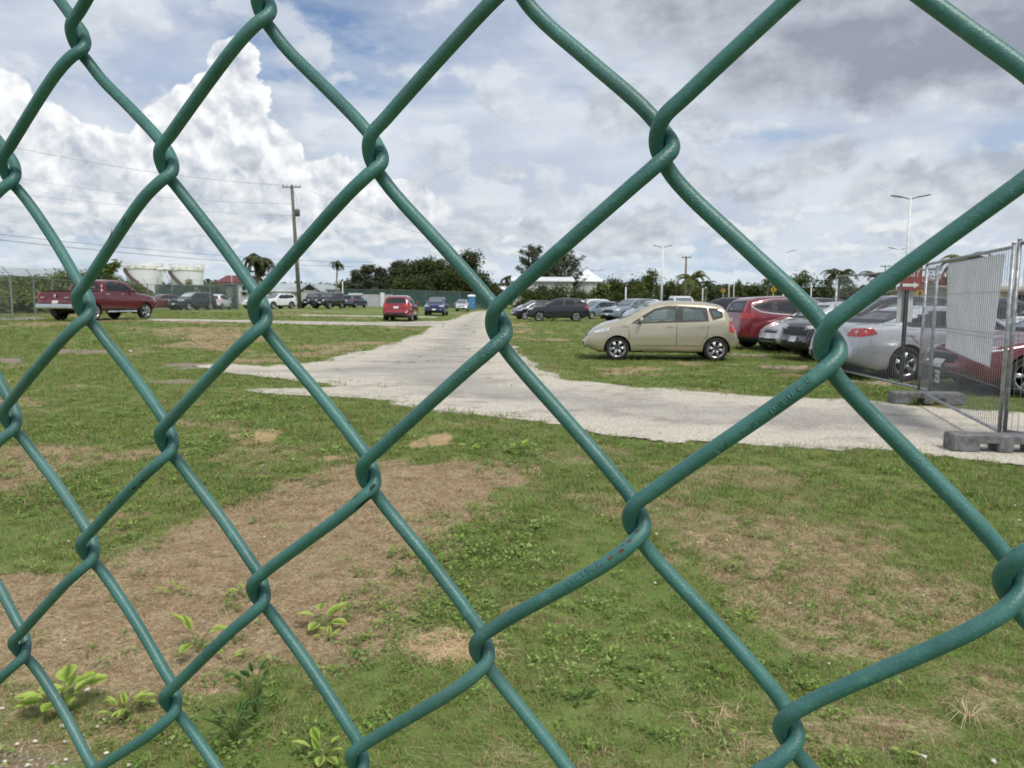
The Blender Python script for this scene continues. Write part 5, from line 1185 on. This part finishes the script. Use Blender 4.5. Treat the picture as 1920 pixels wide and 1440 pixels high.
def tree(px, pyt, wpx, Y, label, mat=None, lobes=9, low=.12, dens=1.0, name='broadleaf_tree', grp='trees along the far edge of the lots', leaf=.42, trunk=True, cat='tree'):
    TR[0] += 1; g_ = np.random.default_rng(TR[0] * 7 + 3); b = spot(px, Y); H = at(px, pyt, Y).z - b.z; Wd = wpx / F * Y
    root = empty(name, b, 0, label, cat, grp); rr = random.Random(TR[0])
    lb = []
    for i in range(lobes):
        a = rr.uniform(0, 6.28); k = rr.uniform(.1, .72); zf = rr.uniform(low + .12, .84); ez = math.sqrt(max(.1, 1 - ((zf - .45) / .62) ** 2))
        lb.append((math.cos(a) * Wd / 2 * k * ez, math.sin(a) * Wd / 2 * k * ez, zf * H, Wd * rr.uniform(.15, .27), H * rr.uniform(.12, .20)))
    lb.append((rr.uniform(-.1, .1) * Wd, 0, H * .84, Wd * .2, H * .16))
    if trunk:
        m = MB(); r0 = max(.12, H * .028); m.tube([(0, 0, -.1), (.1, 0, H * .25), (.0, .1, H * .5), (.1, 0, H * .72)], [r0, r0 * .75, r0 * .5, r0 * .2], 8)
        for l in lb[:7]: m.tube([(.05, 0, H * .22), (l[0] * .4, l[1] * .4, (H * .3 + l[2]) / 2), (l[0], l[1], l[2])], [r0 * .5, r0 * .3, r0 * .1], 5)
        m.build('trunk', M_bark, root, True)
    C = []
    for l in lb:
        n = int(min(900, max(140, 34 * l[3] * l[3] * 2.6 * dens / (leaf * leaf) * .42)))
        nc = max(6, n // 14); d = g_.normal(size=(nc, 3)); d /= np.linalg.norm(d, axis=1, keepdims=True); rad = g_.uniform(.62, 1.08, (nc, 1))
        cc = np.array(l[:3]) + d * rad * np.array([l[3], l[3], l[4]])
        C.append((cc[:, None, :] + g_.normal(size=(nc, 14, 3)) * leaf * .85).reshape(-1, 3))
    C = np.concatenate(C); C = C[C[:, 2] > .1]; cards('crown', C, g_.uniform(.6, 1.3, len(C)) * leaf, mat or L_dark, root, .55, .4, TR[0]); return root
def feathery(px, pyt, wpx, Y, label, dens=1.0):
    TR[0] += 1; g_ = np.random.default_rng(TR[0]); rr = random.Random(TR[0]); b = spot(px, Y); H = at(px, pyt, Y).z - b.z; Wd = wpx / F * Y; root = empty('casuarina_tree', b, 0, label, 'tree', 'feathery casuarinas behind the lots')
    m = MB(); r0 = H * .02; m.tube([(0, 0, -.1), (.1, 0, H * .5), (0, 0, H * .96)], [r0, r0 * .6, r0 * .1], 7); C, D = [], []
    for i in range(int(46 * dens)):
        z0 = H * rr.uniform(.12, .93); a = rr.uniform(0, 6.28); L = Wd * .5 * rr.uniform(.45, 1.0) * (1.15 - z0 / H * .8); up = rr.uniform(.35, .9)
        e = Vector((math.cos(a) * L, math.sin(a) * L, z0 + L * up)); s0 = Vector((0, 0, z0)); mid = (s0 + e) / 2 + Vector((0, 0, -L * .08)); e.z = min(e.z, H)
        m.tube([s0, mid, e], [.06, .04, .015], 4)
        k = int(34 * dens); tt = g_.uniform(.25, 1.05, (k, 1)); P_ = np.array(s0) * (1 - tt) + np.array(e) * tt + g_.normal(size=(k, 3)) * .22; C.append(P_); D.append(np.array([e.x * .5, e.y * .5, L * up * .4]) / L + g_.normal(size=(k, 3)) * .35 - np.array([0, 0, .35]))
    m.build('trunk', M_bark, root, True); C = np.concatenate(C); D = np.concatenate(D); cards('foliage', C, g_.uniform(.6, 1.4, len(C)), L_casu, root, .20, .2, TR[0], D=D)
def palm(px, pyc, Y, label, fl=3.0, n=17, mat=None, droop=1.0, dead=0, r=.16, fullness=1.0, lean=0.4):
    TR[0] += 1; rr = random.Random(TR[0] * 3); b = spot(px, Y); H = at(px, pyc, Y).z - b.z; root = empty('coconut_palm', b, 0, label, 'palm', 'palms scattered behind the lots')
    m = MB(); m.tube([(-lean, 0, -.1), (-lean * .8, 0, H * .3), (-lean * .3, 0, H * .7), (0, 0, H)], [r * 1.5, r * 1.1, r, r * .8], 10); m.build('trunk', M_barkp, root, True)
    C, D, S = [], [], []; stem = MB(); g_ = np.random.default_rng(TR[0])
    for i in range(n + dead):
        a = 6.28 * i / n * 1.618 + rr.uniform(-.2, .2); el = rr.uniform(-.1, 1.15) if i < n else rr.uniform(-1.2, -.8); L = fl * rr.uniform(.8, 1.1); P_ = [Vector((0, 0, H))]; e = el
        for k in range(9): P_.append(P_[-1] + Vector((math.cos(a) * math.cos(e), math.sin(a) * math.cos(e), math.sin(e))) * L / 9); e -= .20 * droop
        stem.tube(P_, [.04] + [.022] * 8 + [.008], 4)
        for k in range(1, 10):
            for q in range(int(5 * fullness)):
                for s in (-1, 1):
                    f_ = (k - 1 + (q + rr.random()) / (5 * fullness)) / 9; idx = min(8, int(f_ * 9)); p = P_[idx].lerp(P_[idx + 1], f_ * 9 - idx); tg = (P_[idx + 1] - P_[idx]).normalized(); sd = tg.cross(Vector((0, 0, 1))); sd = sd.normalized() if sd.length > .1 else Vector((1, 0, 0))
                    d = sd * s * .9 + tg * .5 - Vector((0, 0, .45 * droop)); ll = fl * .24 * math.sin(min(1, f_ * 1.15 + .18) * 2.7) + .12
                    C.append(p + d.normalized() * ll * .5); D.append(d); S.append(ll)
    stem.build('frond_stem', L_palm if False else M_barkp, root)
    cards('fronds', np.array(C), np.array(S), mat or L_palm, root, .17, .2, TR[0], D=np.array(D))
# big evergreens left of the road end
for a in ((800, 484, 130, 150, 'biggest dark evergreen tree left of the road end', L_dark, 16, .05), (760, 494, 80, 146, 'dark evergreen tree at the left shoulder of the biggest tree', L_dark, 10, .05), (866, 500, 90, 150, 'dark evergreen tree below the tall crown, left of the road end', L_dark, 11, .04),
          (882, 466, 52, 158, 'tall dark crown rising behind the biggest evergreen tree', L_dark, 8, .45), (905, 512, 70, 148, 'low rounded dark tree nearest the road end', L_dark, 9, .03), (925, 534, 45, 142, 'lowest dark bushy tree beside the road end', L_dark, 7, .0), (840, 505, 90, 144, 'dense dark tree over the blue crossover', L_dark, 10, .03),
          (778, 520, 80, 140, 'dark lower tree over the red crossover', L_dark, 9, .02)): tree(*a, leaf=.5)
for i, (px, py, wd) in enumerate(((612, 535, 40), (640, 532, 45), (668, 528, 45), (700, 524, 50), (735, 522, 50))): tree(px, py, wd * 1.9, 150, ('low green tree %s') % ('just right of the white gable', 'behind the short white post', 'below the left casuarina', 'below the middle casuarinas', 'touching the dark evergreens')[i], L_mid if i < 2 else L_dark, 12, -.1)
for px, py, wd, lab in ((668, 514, 34, 'leftmost feathery casuarina over the white boundary wall'), (690, 502, 44, 'second feathery casuarina, right of the leftmost'), (714, 508, 40, 'third feathery casuarina, between the second and the tall one'), (742, 496, 48, 'tall feathery casuarina against the dark evergreens'), (998, 466, 84, 'tallest feathery casuarina right of the road end'), (1058, 474, 92, 'feathery casuarina before the domed tank'), (1032, 488, 70, 'feathery casuarina between its two taller neighbours')):
    feathery(px, py - 4, wd * 1.25, 148, lab, 1.35)
for i, (px, py, wd, Y, lab) in enumerate(((985, 545, 60, 130, 'low dark tree at the right side of the road end'), (1015, 538, 60, 130, 'dark tree under the tallest casuarina'), (1048, 533, 56, 131, 'dark green tree left of the domed tank'), (1078, 548, 50, 128, 'low shrubby tree at the foot of the domed tank'), (1110, 550, 50, 128, 'brownish low tree in front of the domed tank'),
        (1126, 535, 22, 84, 'slim young tree in front of the domed tank'), (1150, 524, 50, 135, 'green tree just right of the domed tank'), (1185, 526, 55, 135, 'green tree above the pale crossovers'), (1222, 508, 56, 140, 'tallest round tree behind the twin lamp pole'), (1252, 528, 46, 135, 'tree between the twin lamp pole and the timber pole'),
        (1200, 534, 60, 130, 'lower tree before the tallest round one'), (1275, 536, 46, 138, 'low tree behind the timber pole'), (1308, 540, 44, 138, 'low tree beside the small palm'), (1345, 538, 50, 140, 'low tree behind the yellow diamond sign'), (1384, 528, 40, 140, 'tree with a domed crown right of the slender poles'),
        (1415, 533, 48, 140, 'low wide tree over the maroon crossover'), (1450, 530, 44, 140, 'tree right of the slim light pole'), (1478, 532, 40, 138, 'dark low tree over the maroon crossover roof'), (1512, 511, 62, 120, 'large rounded tree over the silver hatchback'), (1545, 522, 50, 118, 'dark tree left of the tall palm'),
        (1480, 520, 40, 125, 'tree at the left flank of the large rounded tree'), (1600, 536, 60, 120, 'low tree right of the tall palm'), (1640, 530, 60, 122, 'round tree behind the far fence panel'), (1680, 540, 60, 118, 'low tree behind the arrow sign'))):
    tree(px, py, wd, Y, lab, (L_mid, L_dark, L_mid, L_dark, L_mid, L_mid)[i % 6], 9 if wd > 30 else 5, .02 if wd > 30 else .3, dens=1 if wd > 30 else .35, grp='trees behind the car park on the right', name='shade_tree')
for i, (px, py, wd, lab) in enumerate(((1735, 520, 80, 'red flowering tree between the fence posts'), (1790, 522, 90, 'red flowering tree behind the white banner'))): tree(px, py, wd, 75, lab, L_flame, 10, .25, grp='red flowering trees', name='flame_tree', leaf=.28)
tree(1745, 545, 130, 72, 'green hedge like tree below the red blossom', L_mid, 10, .0, grp='trees behind the car park on the right', name='shade_tree', leaf=.3)
palm(487, 486, 88, 'big shaggy palm with hanging brown fronds left of the utility pole', 2.7, 17, L_palm, 1.35, 9, .22, 1.2)
palm(634, 494, 125, 'slim palm left of the dark trees', 1.7, 10, L_palm, 1.3, 2, .13)
palm(951, 522, 150, 'small palm right of the road end', 2.1, 11, L_palm, 1.3, 2, .13)
palm(1296, 522, 95, 'yellowish green palm right of the timber pole', 2.5, 18, L_palmy, 1.1, 0, .15)
palm(1326, 532, 120, 'small dark palm right of the yellowish one', 1.9, 14, L_palm, 1.1, 0, .13)
palm(1573, 517, 80, 'tall palm with spreading fronds left of the far fence panel', 2.3, 18, L_palm, 1.1, 0, .16)
palm(1643, 521, 84, 'leaning palm behind the far fence panel', 2.1, 14, L_palm, 1.0, 0, .14)
palm(1804, 490, 58, 'palm whose fronds show beside the white banner', 2.1, 18, L_palmy, 1.1, 0, .15)
palm(1440, 528, 130, 'small palm behind the slim light pole', 1.8, 13, L_palm, 1.2, 0, .12)
# bright bushes at the left behind the pickup
bs = [(-60, 512, 130, 60), (20, 522, 110, 58), (78, 517, 80, 62), (128, 508, 90, 66), (172, 513, 80, 64), (212, 520, 76, 66), (248, 536, 60, 68), (275, 552, 46, 70), (50, 545, 110, 52), (120, 545, 90, 54), (-20, 548, 120, 50), (190, 548, 70, 60), (330, 541, 40, 100), (355, 525, 24, 105), (378, 545, 40, 100), (395, 536, 40, 108)]
wh = ['at the very left edge', 'behind the leftmost fence post', 'left of the pickup cab', 'highest, just above the pickup cab', 'above the pickup roof', 'right of the pickup roof', 'sloping down over the pickup bonnet', 'lowest, at the pickup nose', 'low, behind the pickup tailgate', 'low, behind the pickup bed', 'low, at the left edge before the warehouse', 'low, behind the pickup cab', 'before the right tank', 'between the two tanks', 'right of the right tank', 'left of the red roofed building']
for (px, py, wd, Y), w_ in zip(bs, wh): tree(px, py, wd, Y, 'bright green bush %s' % w_, L_mang, 10, -.1, 1.1, 'mangrove_bush', 'green bushes behind the far fence', .26, False, 'bush')
for px, py, lab in ((185, 500, 'leaning leafy branch reaching out above the pickup roof'), (205, 497, 'leafy bent branch right of the other one above the pickup')):
    b = spot(px - 12, 64); e = at(px + 12, py, 64) - b; m = MB(); m.tube([(0, 0, 1), (e.x * .2, 0, e.z * .6), (e.x * .6, 0, e.z * .85), tuple(e)], [.12, .1, .12, .05], 6); o = m.build('bent_branch', M_bark, None, True); o.location = b; tag(o, lab, 'branch'); g_ = np.random.default_rng(px); tt = g_.uniform(.25, 1.08, 700)[:, None]; C = np.array([0, 0, 1.0]) * (1 - tt) ** 2 + np.array([e.x * .35, e.y * .5, e.z * .9]) * 2 * tt * (1 - tt) + np.array(e) * tt ** 2 + g_.normal(size=(700, 3)) * .17; cards('foliage', C, g_.uniform(.15, .4, 700), L_mang, o, .5, .3, px)
# distant treeline closing the horizon where no tree stands alone
g_ = np.random.default_rng(5); n = 26000; A_ = g_.uniform(-1.05, 1.3, n); D_ = g_.uniform(215, 260, n); hh = 4.6 + 3.2 * fbm(A_ * 100, D_ * 0, 7, 4, 3); C = np.stack([np.tan(A_ * .8) * D_, D_, g_.random(n) ** .7 * hh], 1); o = cards('treeline', C, g_.uniform(.8, 2.0, n), L_dark, None, .6, .4, 3); tag(o, 'dark far treeline along the horizon', 'trees', kind='stuff')

# ------------------------------------------------------------------ grass
def blade_mesh(name, n, spread, hmin, hmax, wd, lean, mats, seed, flat=0.0, curl=.5):
    rr = random.Random(seed); V, Fc, mi = [], [], []
    for i in range(n):
        a = rr.uniform(0, 6.28); r_ = spread * math.sqrt(rr.random()); b = Vector((math.cos(a) * r_, math.sin(a) * r_, -.004)); az_ = rr.uniform(0, 6.28); h = rr.uniform(hmin, hmax); L = lean * rr.uniform(.3, 1.3)
        d = Vector((math.cos(az_), math.sin(az_), 0)); s = Vector((-d.y, d.x, 0)) * wd * rr.uniform(.7, 1.2) * .5; k = len(V)
        if flat: h *= .35
        p1 = b + d * L * h * .4 + Vector((0, 0, h * .6)); p2 = b + d * L * h * (1 + curl) + Vector((0, 0, h * (1 - curl * .35 * L)))
        V += [b - s, b + s, p1 + s * .9, p1 - s * .9, p2]; Fc += [(k, k + 1, k + 2, k + 3), (k + 3, k + 2, k + 4)]; m_ = rr.randrange(len(mats)); mi += [m_, m_]
    return V, Fc, mats, mi
def leafy_mesh(n, spread, size, mats, seed, h=.05):
    rr = random.Random(seed); V, Fc, mi = [], [], []
    for i in range(n):
        a = rr.uniform(0, 6.28); r_ = spread * math.sqrt(rr.random()); c = Vector((math.cos(a) * r_, math.sin(a) * r_, h * rr.uniform(.15, 1) * (1 - r_ / spread * .5))); az_ = rr.uniform(0, 6.28); el = rr.uniform(-.2, .7); d = Vector((math.cos(az_) * math.cos(el), math.sin(az_) * math.cos(el), math.sin(el))); s = Vector((-math.sin(az_), math.cos(az_), rr.uniform(-.4, .4))).normalized(); z = size * rr.uniform(.6, 1.3); k = len(V)
        V += [c, c + d * z * .4 + s * z * .33, c + d * z, c + d * z * .4 - s * z * .33]; Fc += [(k, k + 1, k + 2, k + 3)]; mi.append(rr.randrange(len(mats)))
    return V, Fc, mats, mi
def grass_mat(name, c1, c2, trans=.3, rough=.6):
    m = bpy.data.materials.new(name); m.use_nodes = True; t = m.node_tree; b = t.nodes['Principled BSDF']; oi = t.nodes.new('ShaderNodeObjectInfo'); rn = N(t, oi.outputs['Random'])
    c = mixc(t, rn, c1, c2); t.links.new(c, b.inputs['Base Color']); b.inputs['Roughness'].default_value = rough; b.inputs['Specular IOR Level'].default_value = .2
    tr = t.nodes.new('ShaderNodeBsdfTranslucent'); mx = t.nodes.new('ShaderNodeMixShader'); mx.inputs[0].default_value = trans; t.links.new(c, tr.inputs[0]); o = t.nodes['Material Output']; t.links.new(b.outputs[0], mx.inputs[1]); t.links.new(tr.outputs[0], mx.inputs[2]); t.links.new(mx.outputs[0], o.inputs[0]); return m
G_a = grass_mat('lawn blade', (.125, .225, .040), (.225, .335, .075)); G_b = grass_mat('lawn blade pale', (.26, .31, .10), (.38, .39, .15)); G_c = grass_mat('lawn blade deep', (.12, .17, .035), (.19, .25, .06))
G_d = grass_mat('dead blade', (.44, .33, .20), (.62, .50, .31), .2, .8); G_e = grass_mat('dead blade dark', (.26, .17, .105), (.39, .27, .17), .2, .8); G_s = grass_mat('straw', (.56, .42, .23), (.70, .56, .36), .2, .8)
W_a = grass_mat('weed leaf', (.13, .23, .045), (.25, .36, .08)); W_b = grass_mat('weed leaf pale', (.26, .38, .10), (.36, .46, .15))
def scatter(name, label, protos, P, S, kindlab):
    """one object: a point per tuft, a tuft mesh instanced on each by geometry nodes"""
    colx = bpy.data.collections.new(name + '_kinds')
    for i, (V, Fc, mats, mi) in enumerate(protos):
        me = bpy.data.meshes.new(name + '_tuft'); me.from_pydata([tuple(v) for v in V], [], Fc)
        for m in mats: me.materials.append(m)
        me.polygons.foreach_set('material_index', mi); me.update(); colx.objects.link(bpy.data.objects.new(name + '_tuft', me))
    me = bpy.data.meshes.new(name); me.vertices.add(len(P)); me.vertices.foreach_set('co', P.astype(np.float32).ravel()); me.update()
    a = me.attributes.new('sz', 'FLOAT', 'POINT'); a.data.foreach_set('value', S.astype(np.float32))
    o = bpy.data.objects.new(name, me); COL.objects.link(o); tag(o, label, kindlab, kind='stuff')
    ng = bpy.data.node_groups.new(name, 'GeometryNodeTree'); ng.interface.new_socket('Geometry', in_out='INPUT', socket_type='NodeSocketGeometry'); ng.interface.new_socket('Geometry', in_out='OUTPUT', socket_type='NodeSocketGeometry')
    nn = ng.nodes; gi, go = nn.new('NodeGroupInput'), nn.new('NodeGroupOutput'); ci = nn.new('GeometryNodeCollectionInfo'); ci.inputs['Collection'].default_value = colx; ci.inputs['Separate Children'].default_value = True; ci.inputs['Reset Children'].default_value = True
    iop = nn.new('GeometryNodeInstanceOnPoints'); iop.inputs['Pick Instance'].default_value = True; rv = nn.new('FunctionNodeRandomValue'); rv.data_type = 'FLOAT_VECTOR'; rv.inputs[0].default_value = (-.12, -.12, 0); rv.inputs[1].default_value = (.12, .12, 6.283)
    na = nn.new('GeometryNodeInputNamedAttribute'); na.data_type = 'FLOAT'; na.inputs['Name'].default_value = 'sz'
    ng.links.new(gi.outputs[0], iop.inputs['Points']); ng.links.new(ci.outputs[0], iop.inputs['Instance']); ng.links.new(rv.outputs[0], iop.inputs['Rotation']); ng.links.new(na.outputs[0], iop.inputs['Scale']); ng.links.new(iop.outputs[0], go.inputs[0])
    o.modifiers.new('scatter', 'NODES').node_group = ng; return o
def cloud(bands, seed):
    """random ground points: (near, far, points per square metre, size) inside the wedge the lens could see"""
    g_ = np.random.default_rng(seed); PX, PY, SZ = [], [], []
    for y0, y1, dn, sz in bands:
        w0 = lambda y: 1.2 + y * .84; A = (w0(y0) + w0(y1)) * (y1 - y0); n = int(A * dn); y = y0 + (y1 - y0) * np.sqrt(g_.random(n) * (1 - .0)) if False else g_.uniform(y0, y1, n); x = g_.uniform(-1, 1, n) * w0(y)
        PX.append(x); PY.append(y); SZ.append(np.full(n, sz) * g_.uniform(.7, 1.3, n))
    return np.concatenate(PX), np.concatenate(PY), np.concatenate(SZ), g_
def lift(x, y): return gz(x, y) + np.where(y < 20, (fbm(x, y, 1.2, 4, 5) - 0.5) * 0.05, 0) - 0.014
BANDS = [(1.6, 3.4, 900, .75), (3.4, 5.2, 560, .95), (5.2, 8, 300, 1.25), (8, 12, 170, 1.45), (12, 20, 75, 1.8), (20, 34, 24, 2.4), (34, 60, 6, 3.2)]
x, y, s, g_ = cloud(BANDS, 1); dv = dead_field(x, y); rd = road_sd(x, y); st = field(x, y, STRAW, .1, .35); ba = field(x, y, BARE, .3, .6); u = g_.random(len(x))
thin = fbm(x, y, .5, 3, 77)
okg = (rd < -.03 + .10 * (g_.random(len(x)) - .5)) & (st < .4) & (ba < .45) & (u > dv * 1.02 + .02) & (u > (thin < .36) * .6)
okg |= (rd > -.05) & (rd < .22) & (u > .72)
okg |= (rd > 0) & (rd < .6) & (u > .97)
okg |= (rd > 0) & (fbm(x, y, 1.3, 3, 31) > .66) & (u > .93)
def pts(k): return np.stack([x[k], y[k], lift(x[k], y[k])], 1)
GM = [G_a, G_a, G_b, G_c]
protos = [blade_mesh('t', 15, .045, .015, .040, .0036, .9, GM, i) for i in range(5)] + [blade_mesh('t', 12, .05, .02, .06, .004, 1.2, [G_a, G_c, G_e], 9)]
scatter('grass', 'short green lawn grass in patches', protos, pts(okg), s[okg], 'grass')
okd = (rd < -.02) & (ba < .6) & (st < .5) & (u < dv * .85 + .10) & (g_.random(len(x)) < np.where(y < 8, 1.0, .7))
scatter('dry_grass', 'matted brown dead grass in the bare patches', [blade_mesh('d', 15, .05, .03, .075, .0026, 2.0, [G_d, G_d, G_e, G_e], 20 + i, .6, 1.0) for i in range(4)], pts(okd), s[okd], 'dry grass')
x, y, s, g_ = cloud([(2.2, 14, 260, 1.0)], 4); st = field(x, y, STRAW, .1, .35); k = g_.random(len(x)) < st * .9
scatter('straw', 'small pale straw patches in the lawn', [blade_mesh('s', 16, .05, .03, .08, .0028, 2.0, [G_s, G_s, G_d], 40 + i, .6, 1.0) for i in range(3)], pts(k), s[k] * 1.1, 'straw')
WEED = [(gp([(780, 1050), (860, 990), (940, 960), (1010, 985), (1000, 1040), (900, 1080), (860, 1130), (800, 1170), (720, 1230), (650, 1180), (700, 1120)]), 1.0), (gp([(1050, 1120), (1230, 1080), (1350, 1180), (1330, 1280), (1200, 1330), (1080, 1250)]), .8), (gp([(380, 760), (520, 740), (560, 770), (500, 800), (400, 800)]), .7),
        (gp([(0, 870), (120, 850), (280, 880), (250, 960), (60, 980), (0, 960)]), .6), (gp([(1640, 690), (1560, 690), (1540, 735), (1700, 748)]), .8), (gp([(1200, 700), (1420, 705), (1540, 735), (1400, 735), (1240, 722)]), .45), (gp([(920, 840), (1010, 835), (1020, 880), (940, 885)]), .7), (gp([(1330, 1130), (1400, 1160), (1480, 1290), (1400, 1300), (1330, 1200)]), .6),
        (gp([(350, 1330), (520, 1340), (520, 1480), (340, 1480)]), .8), (gp([(1480, 1090), (1700, 1080), (1900, 1200), (1800, 1330), (1500, 1250)]), .22), (gp([(300, 820), (560, 830), (640, 860), (560, 900), (340, 960)]), .4)]
x, y, s, g_ = cloud([(1.8, 4, 420, .75), (4, 7, 200, 1.0), (7, 16, 60, 1.6), (16, 30, 8, 2.6)], 8); wv_ = np.maximum(field(x, y, WEED, .5, 1.2), sstep((fbm(x, y, 1.6, 4, 90) - .58) / .1) * .14); k = (g_.random(len(x)) < wv_ * .75) & (road_sd(x, y) < -.05)
scatter('ground_weeds', 'low leafy creeping weeds spreading through the lawn', [leafy_mesh(18, .055, .024, [W_a, W_a, W_b, G_c], 60 + i, .06) for i in range(5)], pts(k), s[k], 'weeds')
x, y, s, g_ = cloud([(1.8, 6, 90, 1.0), (6, 9, 25, 1.5)], 12); ba = field(x, y, BARE, .3, .6); k = (g_.random(len(x)) < ba * 3 + .012)
def pebble(seed):
    bm = bmesh.new(); bmesh.ops.create_icosphere(bm, subdivisions=1, radius=.011); rr = random.Random(seed)
    for v in bm.verts: v.co *= rr.uniform(.6, 1.3); v.co.z *= .6
    V = [v.co.copy() for v in bm.verts]; Fc = [[v.index for v in f.verts] for f in bm.faces]; bm.free(); return V, Fc, [material('limestone chip', (.66, .62, .54), .9)], [0] * len(Fc)
P_ = pts(k); P_[:, 2] += .012
scatter('limestone_chips', 'pale limestone chips strewn at the lower left and on bare spots', [pebble(i) for i in range(3)], P_, s[k] * .8, 'stones')
# countable leafy seedlings near the fence
M_leafy = leaf_material('bright seedling leaf', (.36, .52, .08), (.56, .68, .18), .5, 30, .4); M_leafd = leaf_material('deep green seedling leaf', (.06, .13, .035), (.13, .24, .06), .5, 30, .3); M_stem = material('green stem', (.12, .17, .05), .6)
def seedling(px, py, wpx, n, lab, ls=.5, mat=None, hgt=.5, round_=.5, seed=0):
    p = ground(px, py); sz = wpx / F * p.y * 1.05; rr = random.Random(seed + px); root = empty('seedling', (p.x, p.y, float(lift(np.array(p.x), np.array(p.y)))), 0, lab, 'weed', 'leafy seedlings near the fence')
    m = MB(); V, Fc, tint = [], [], []
    for i in range(n):
        a = 2.4 * i + rr.uniform(-.4, .4); r_ = sz * .5 * rr.uniform(.15, .62); z = sz * hgt * rr.uniform(.35, 1); c = Vector((math.cos(a) * r_, math.sin(a) * r_, z)); m.tube([(0, 0, 0), (c.x * .4, c.y * .4, z * .6), tuple(c)], [.0022, .0016, .0012], 5)
        el = rr.uniform(.0, .8); d = Vector((math.cos(a) * math.cos(el), math.sin(a) * math.cos(el), math.sin(el))); s_ = Vector((-math.sin(a), math.cos(a), rr.uniform(-.3, .3))).normalized(); nn_ = d.cross(s_); L = sz * ls * rr.uniform(.7, 1.15); k = len(V)
        prof = [(0, 0), (.18, .55), (.42, 1), (.68, .85), (.88, .42), (1, 0)]
        V += [c + d * L * q + s_ * (L * round_ * .5 * w_) + nn_ * (L * .08 * w_ - L * .10 * q * q) for q, w_ in prof] + [c + d * L * q - s_ * (L * round_ * .5 * w_) + nn_ * (L * .08 * w_ - L * .10 * q * q) for q, w_ in prof[1:-1][::-1]] + [c + d * L * q - nn_ * (L * .10 * q * q) for q in (.18, .42, .68, .88)]
        # outline indices 0..5 right, 6..9 left (tip to base), 10..13 midrib
        R_ = [k, k + 1, k + 2, k + 3, k + 4, k + 5]; Lf = [k, k + 9, k + 8, k + 7, k + 6, k + 5]; Md = [k, k + 10, k + 11, k + 12, k + 13, k + 5]
        for A_ in (R_, Lf):
            for q in range(5):
                f = [Md[q], A_[q], A_[q + 1], Md[q + 1]]; f2 = []
                for v in f:
                    if v not in f2: f2.append(v)
                Fc.append(tuple(f2))
        tint += [rr.random()] * 14
    m.build('stem', M_stem, root); o = mesh_obj('leaves', V, Fc, mat or M_leafy, root, True); a_ = o.data.attributes.new('tint', 'FLOAT', 'POINT'); a_.data.foreach_set('value', tint)
for i, a in enumerate(((120, 1335, 130, 15, 'largest bright round-leaved seedling at the lower left', .36, None, .45, .8), (240, 1345, 90, 14, 'small pointed-leaf seedling right of the largest one', .34, None, .45, .4), (600, 1175, 70, 7, 'bright four-leaved seedling in the brown patch, left of centre', .55, None, .5, .55), (615, 1198, 50, 7, 'tiny seedling just below the bright four-leaved one', .4, None, .4, .55),
        (372, 1220, 90, 5, 'sparse seedling with three upright leaves in the brown patch', .45, None, .7, .5), (325, 1110, 45, 6, 'small pale seedling high in the brown patch', .42, None, .4, .5), (457, 1116, 45, 5, 'small pale seedling beside the fence knot in the brown patch', .6, None, .5, .5), (440, 1395, 115, 30, 'dark green bushy weed at the bottom left of centre', .22, M_leafd, .6, .45), (480, 1345, 110, 18, 'taller dark green weed behind the bushy one', .24, M_leafd, .9, .5),
        (605, 1418, 80, 7, 'pale folded seedling at the bottom edge', .45, None, .35, .5), (425, 1240, 60, 4, 'single yellowish seedling leaf cluster right of the upright leaves', .5, None, .4, .4), (1085, 1310, 50, 5, 'grey-green five-pointed seedling right of the straw patch', .5, M_leafd, .2, .5), (1700, 1420, 36, 5, 'small round-leaved seedling near the bottom right', .5, None, .4, .8), (880, 850, 40, 6, 'little bright seedling in the middle lawn', .5, None, .4, .5), (968, 855, 46, 7, 'pair of bright seedlings in the middle lawn', .45, None, .4, .5), (1400, 1160, 40, 6, 'bright seedling in the right brown patch', .45, None, .4, .5), (1790, 1330, 10, 0, '', .1))[:-1]): seedling(*a)
p = ground(1815, 1350); m = MB(); rr = random.Random(3)
for i in range(26):
    a = rr.uniform(0, 6.28); L = rr.uniform(.06, .14); m.tube([(0, 0, .01), (math.cos(a) * L * .5, math.sin(a) * L * .5, rr.uniform(.03, .06)), (math.cos(a) * L, math.sin(a) * L, rr.uniform(.0, .03))], [.0016, .0014, .0005], 4)
o = m.build('straw_tuft', G_s); o.location = p; tag(o, 'pulled-up tuft of dry straw at the lower right', 'straw tuft', None, 'thing')
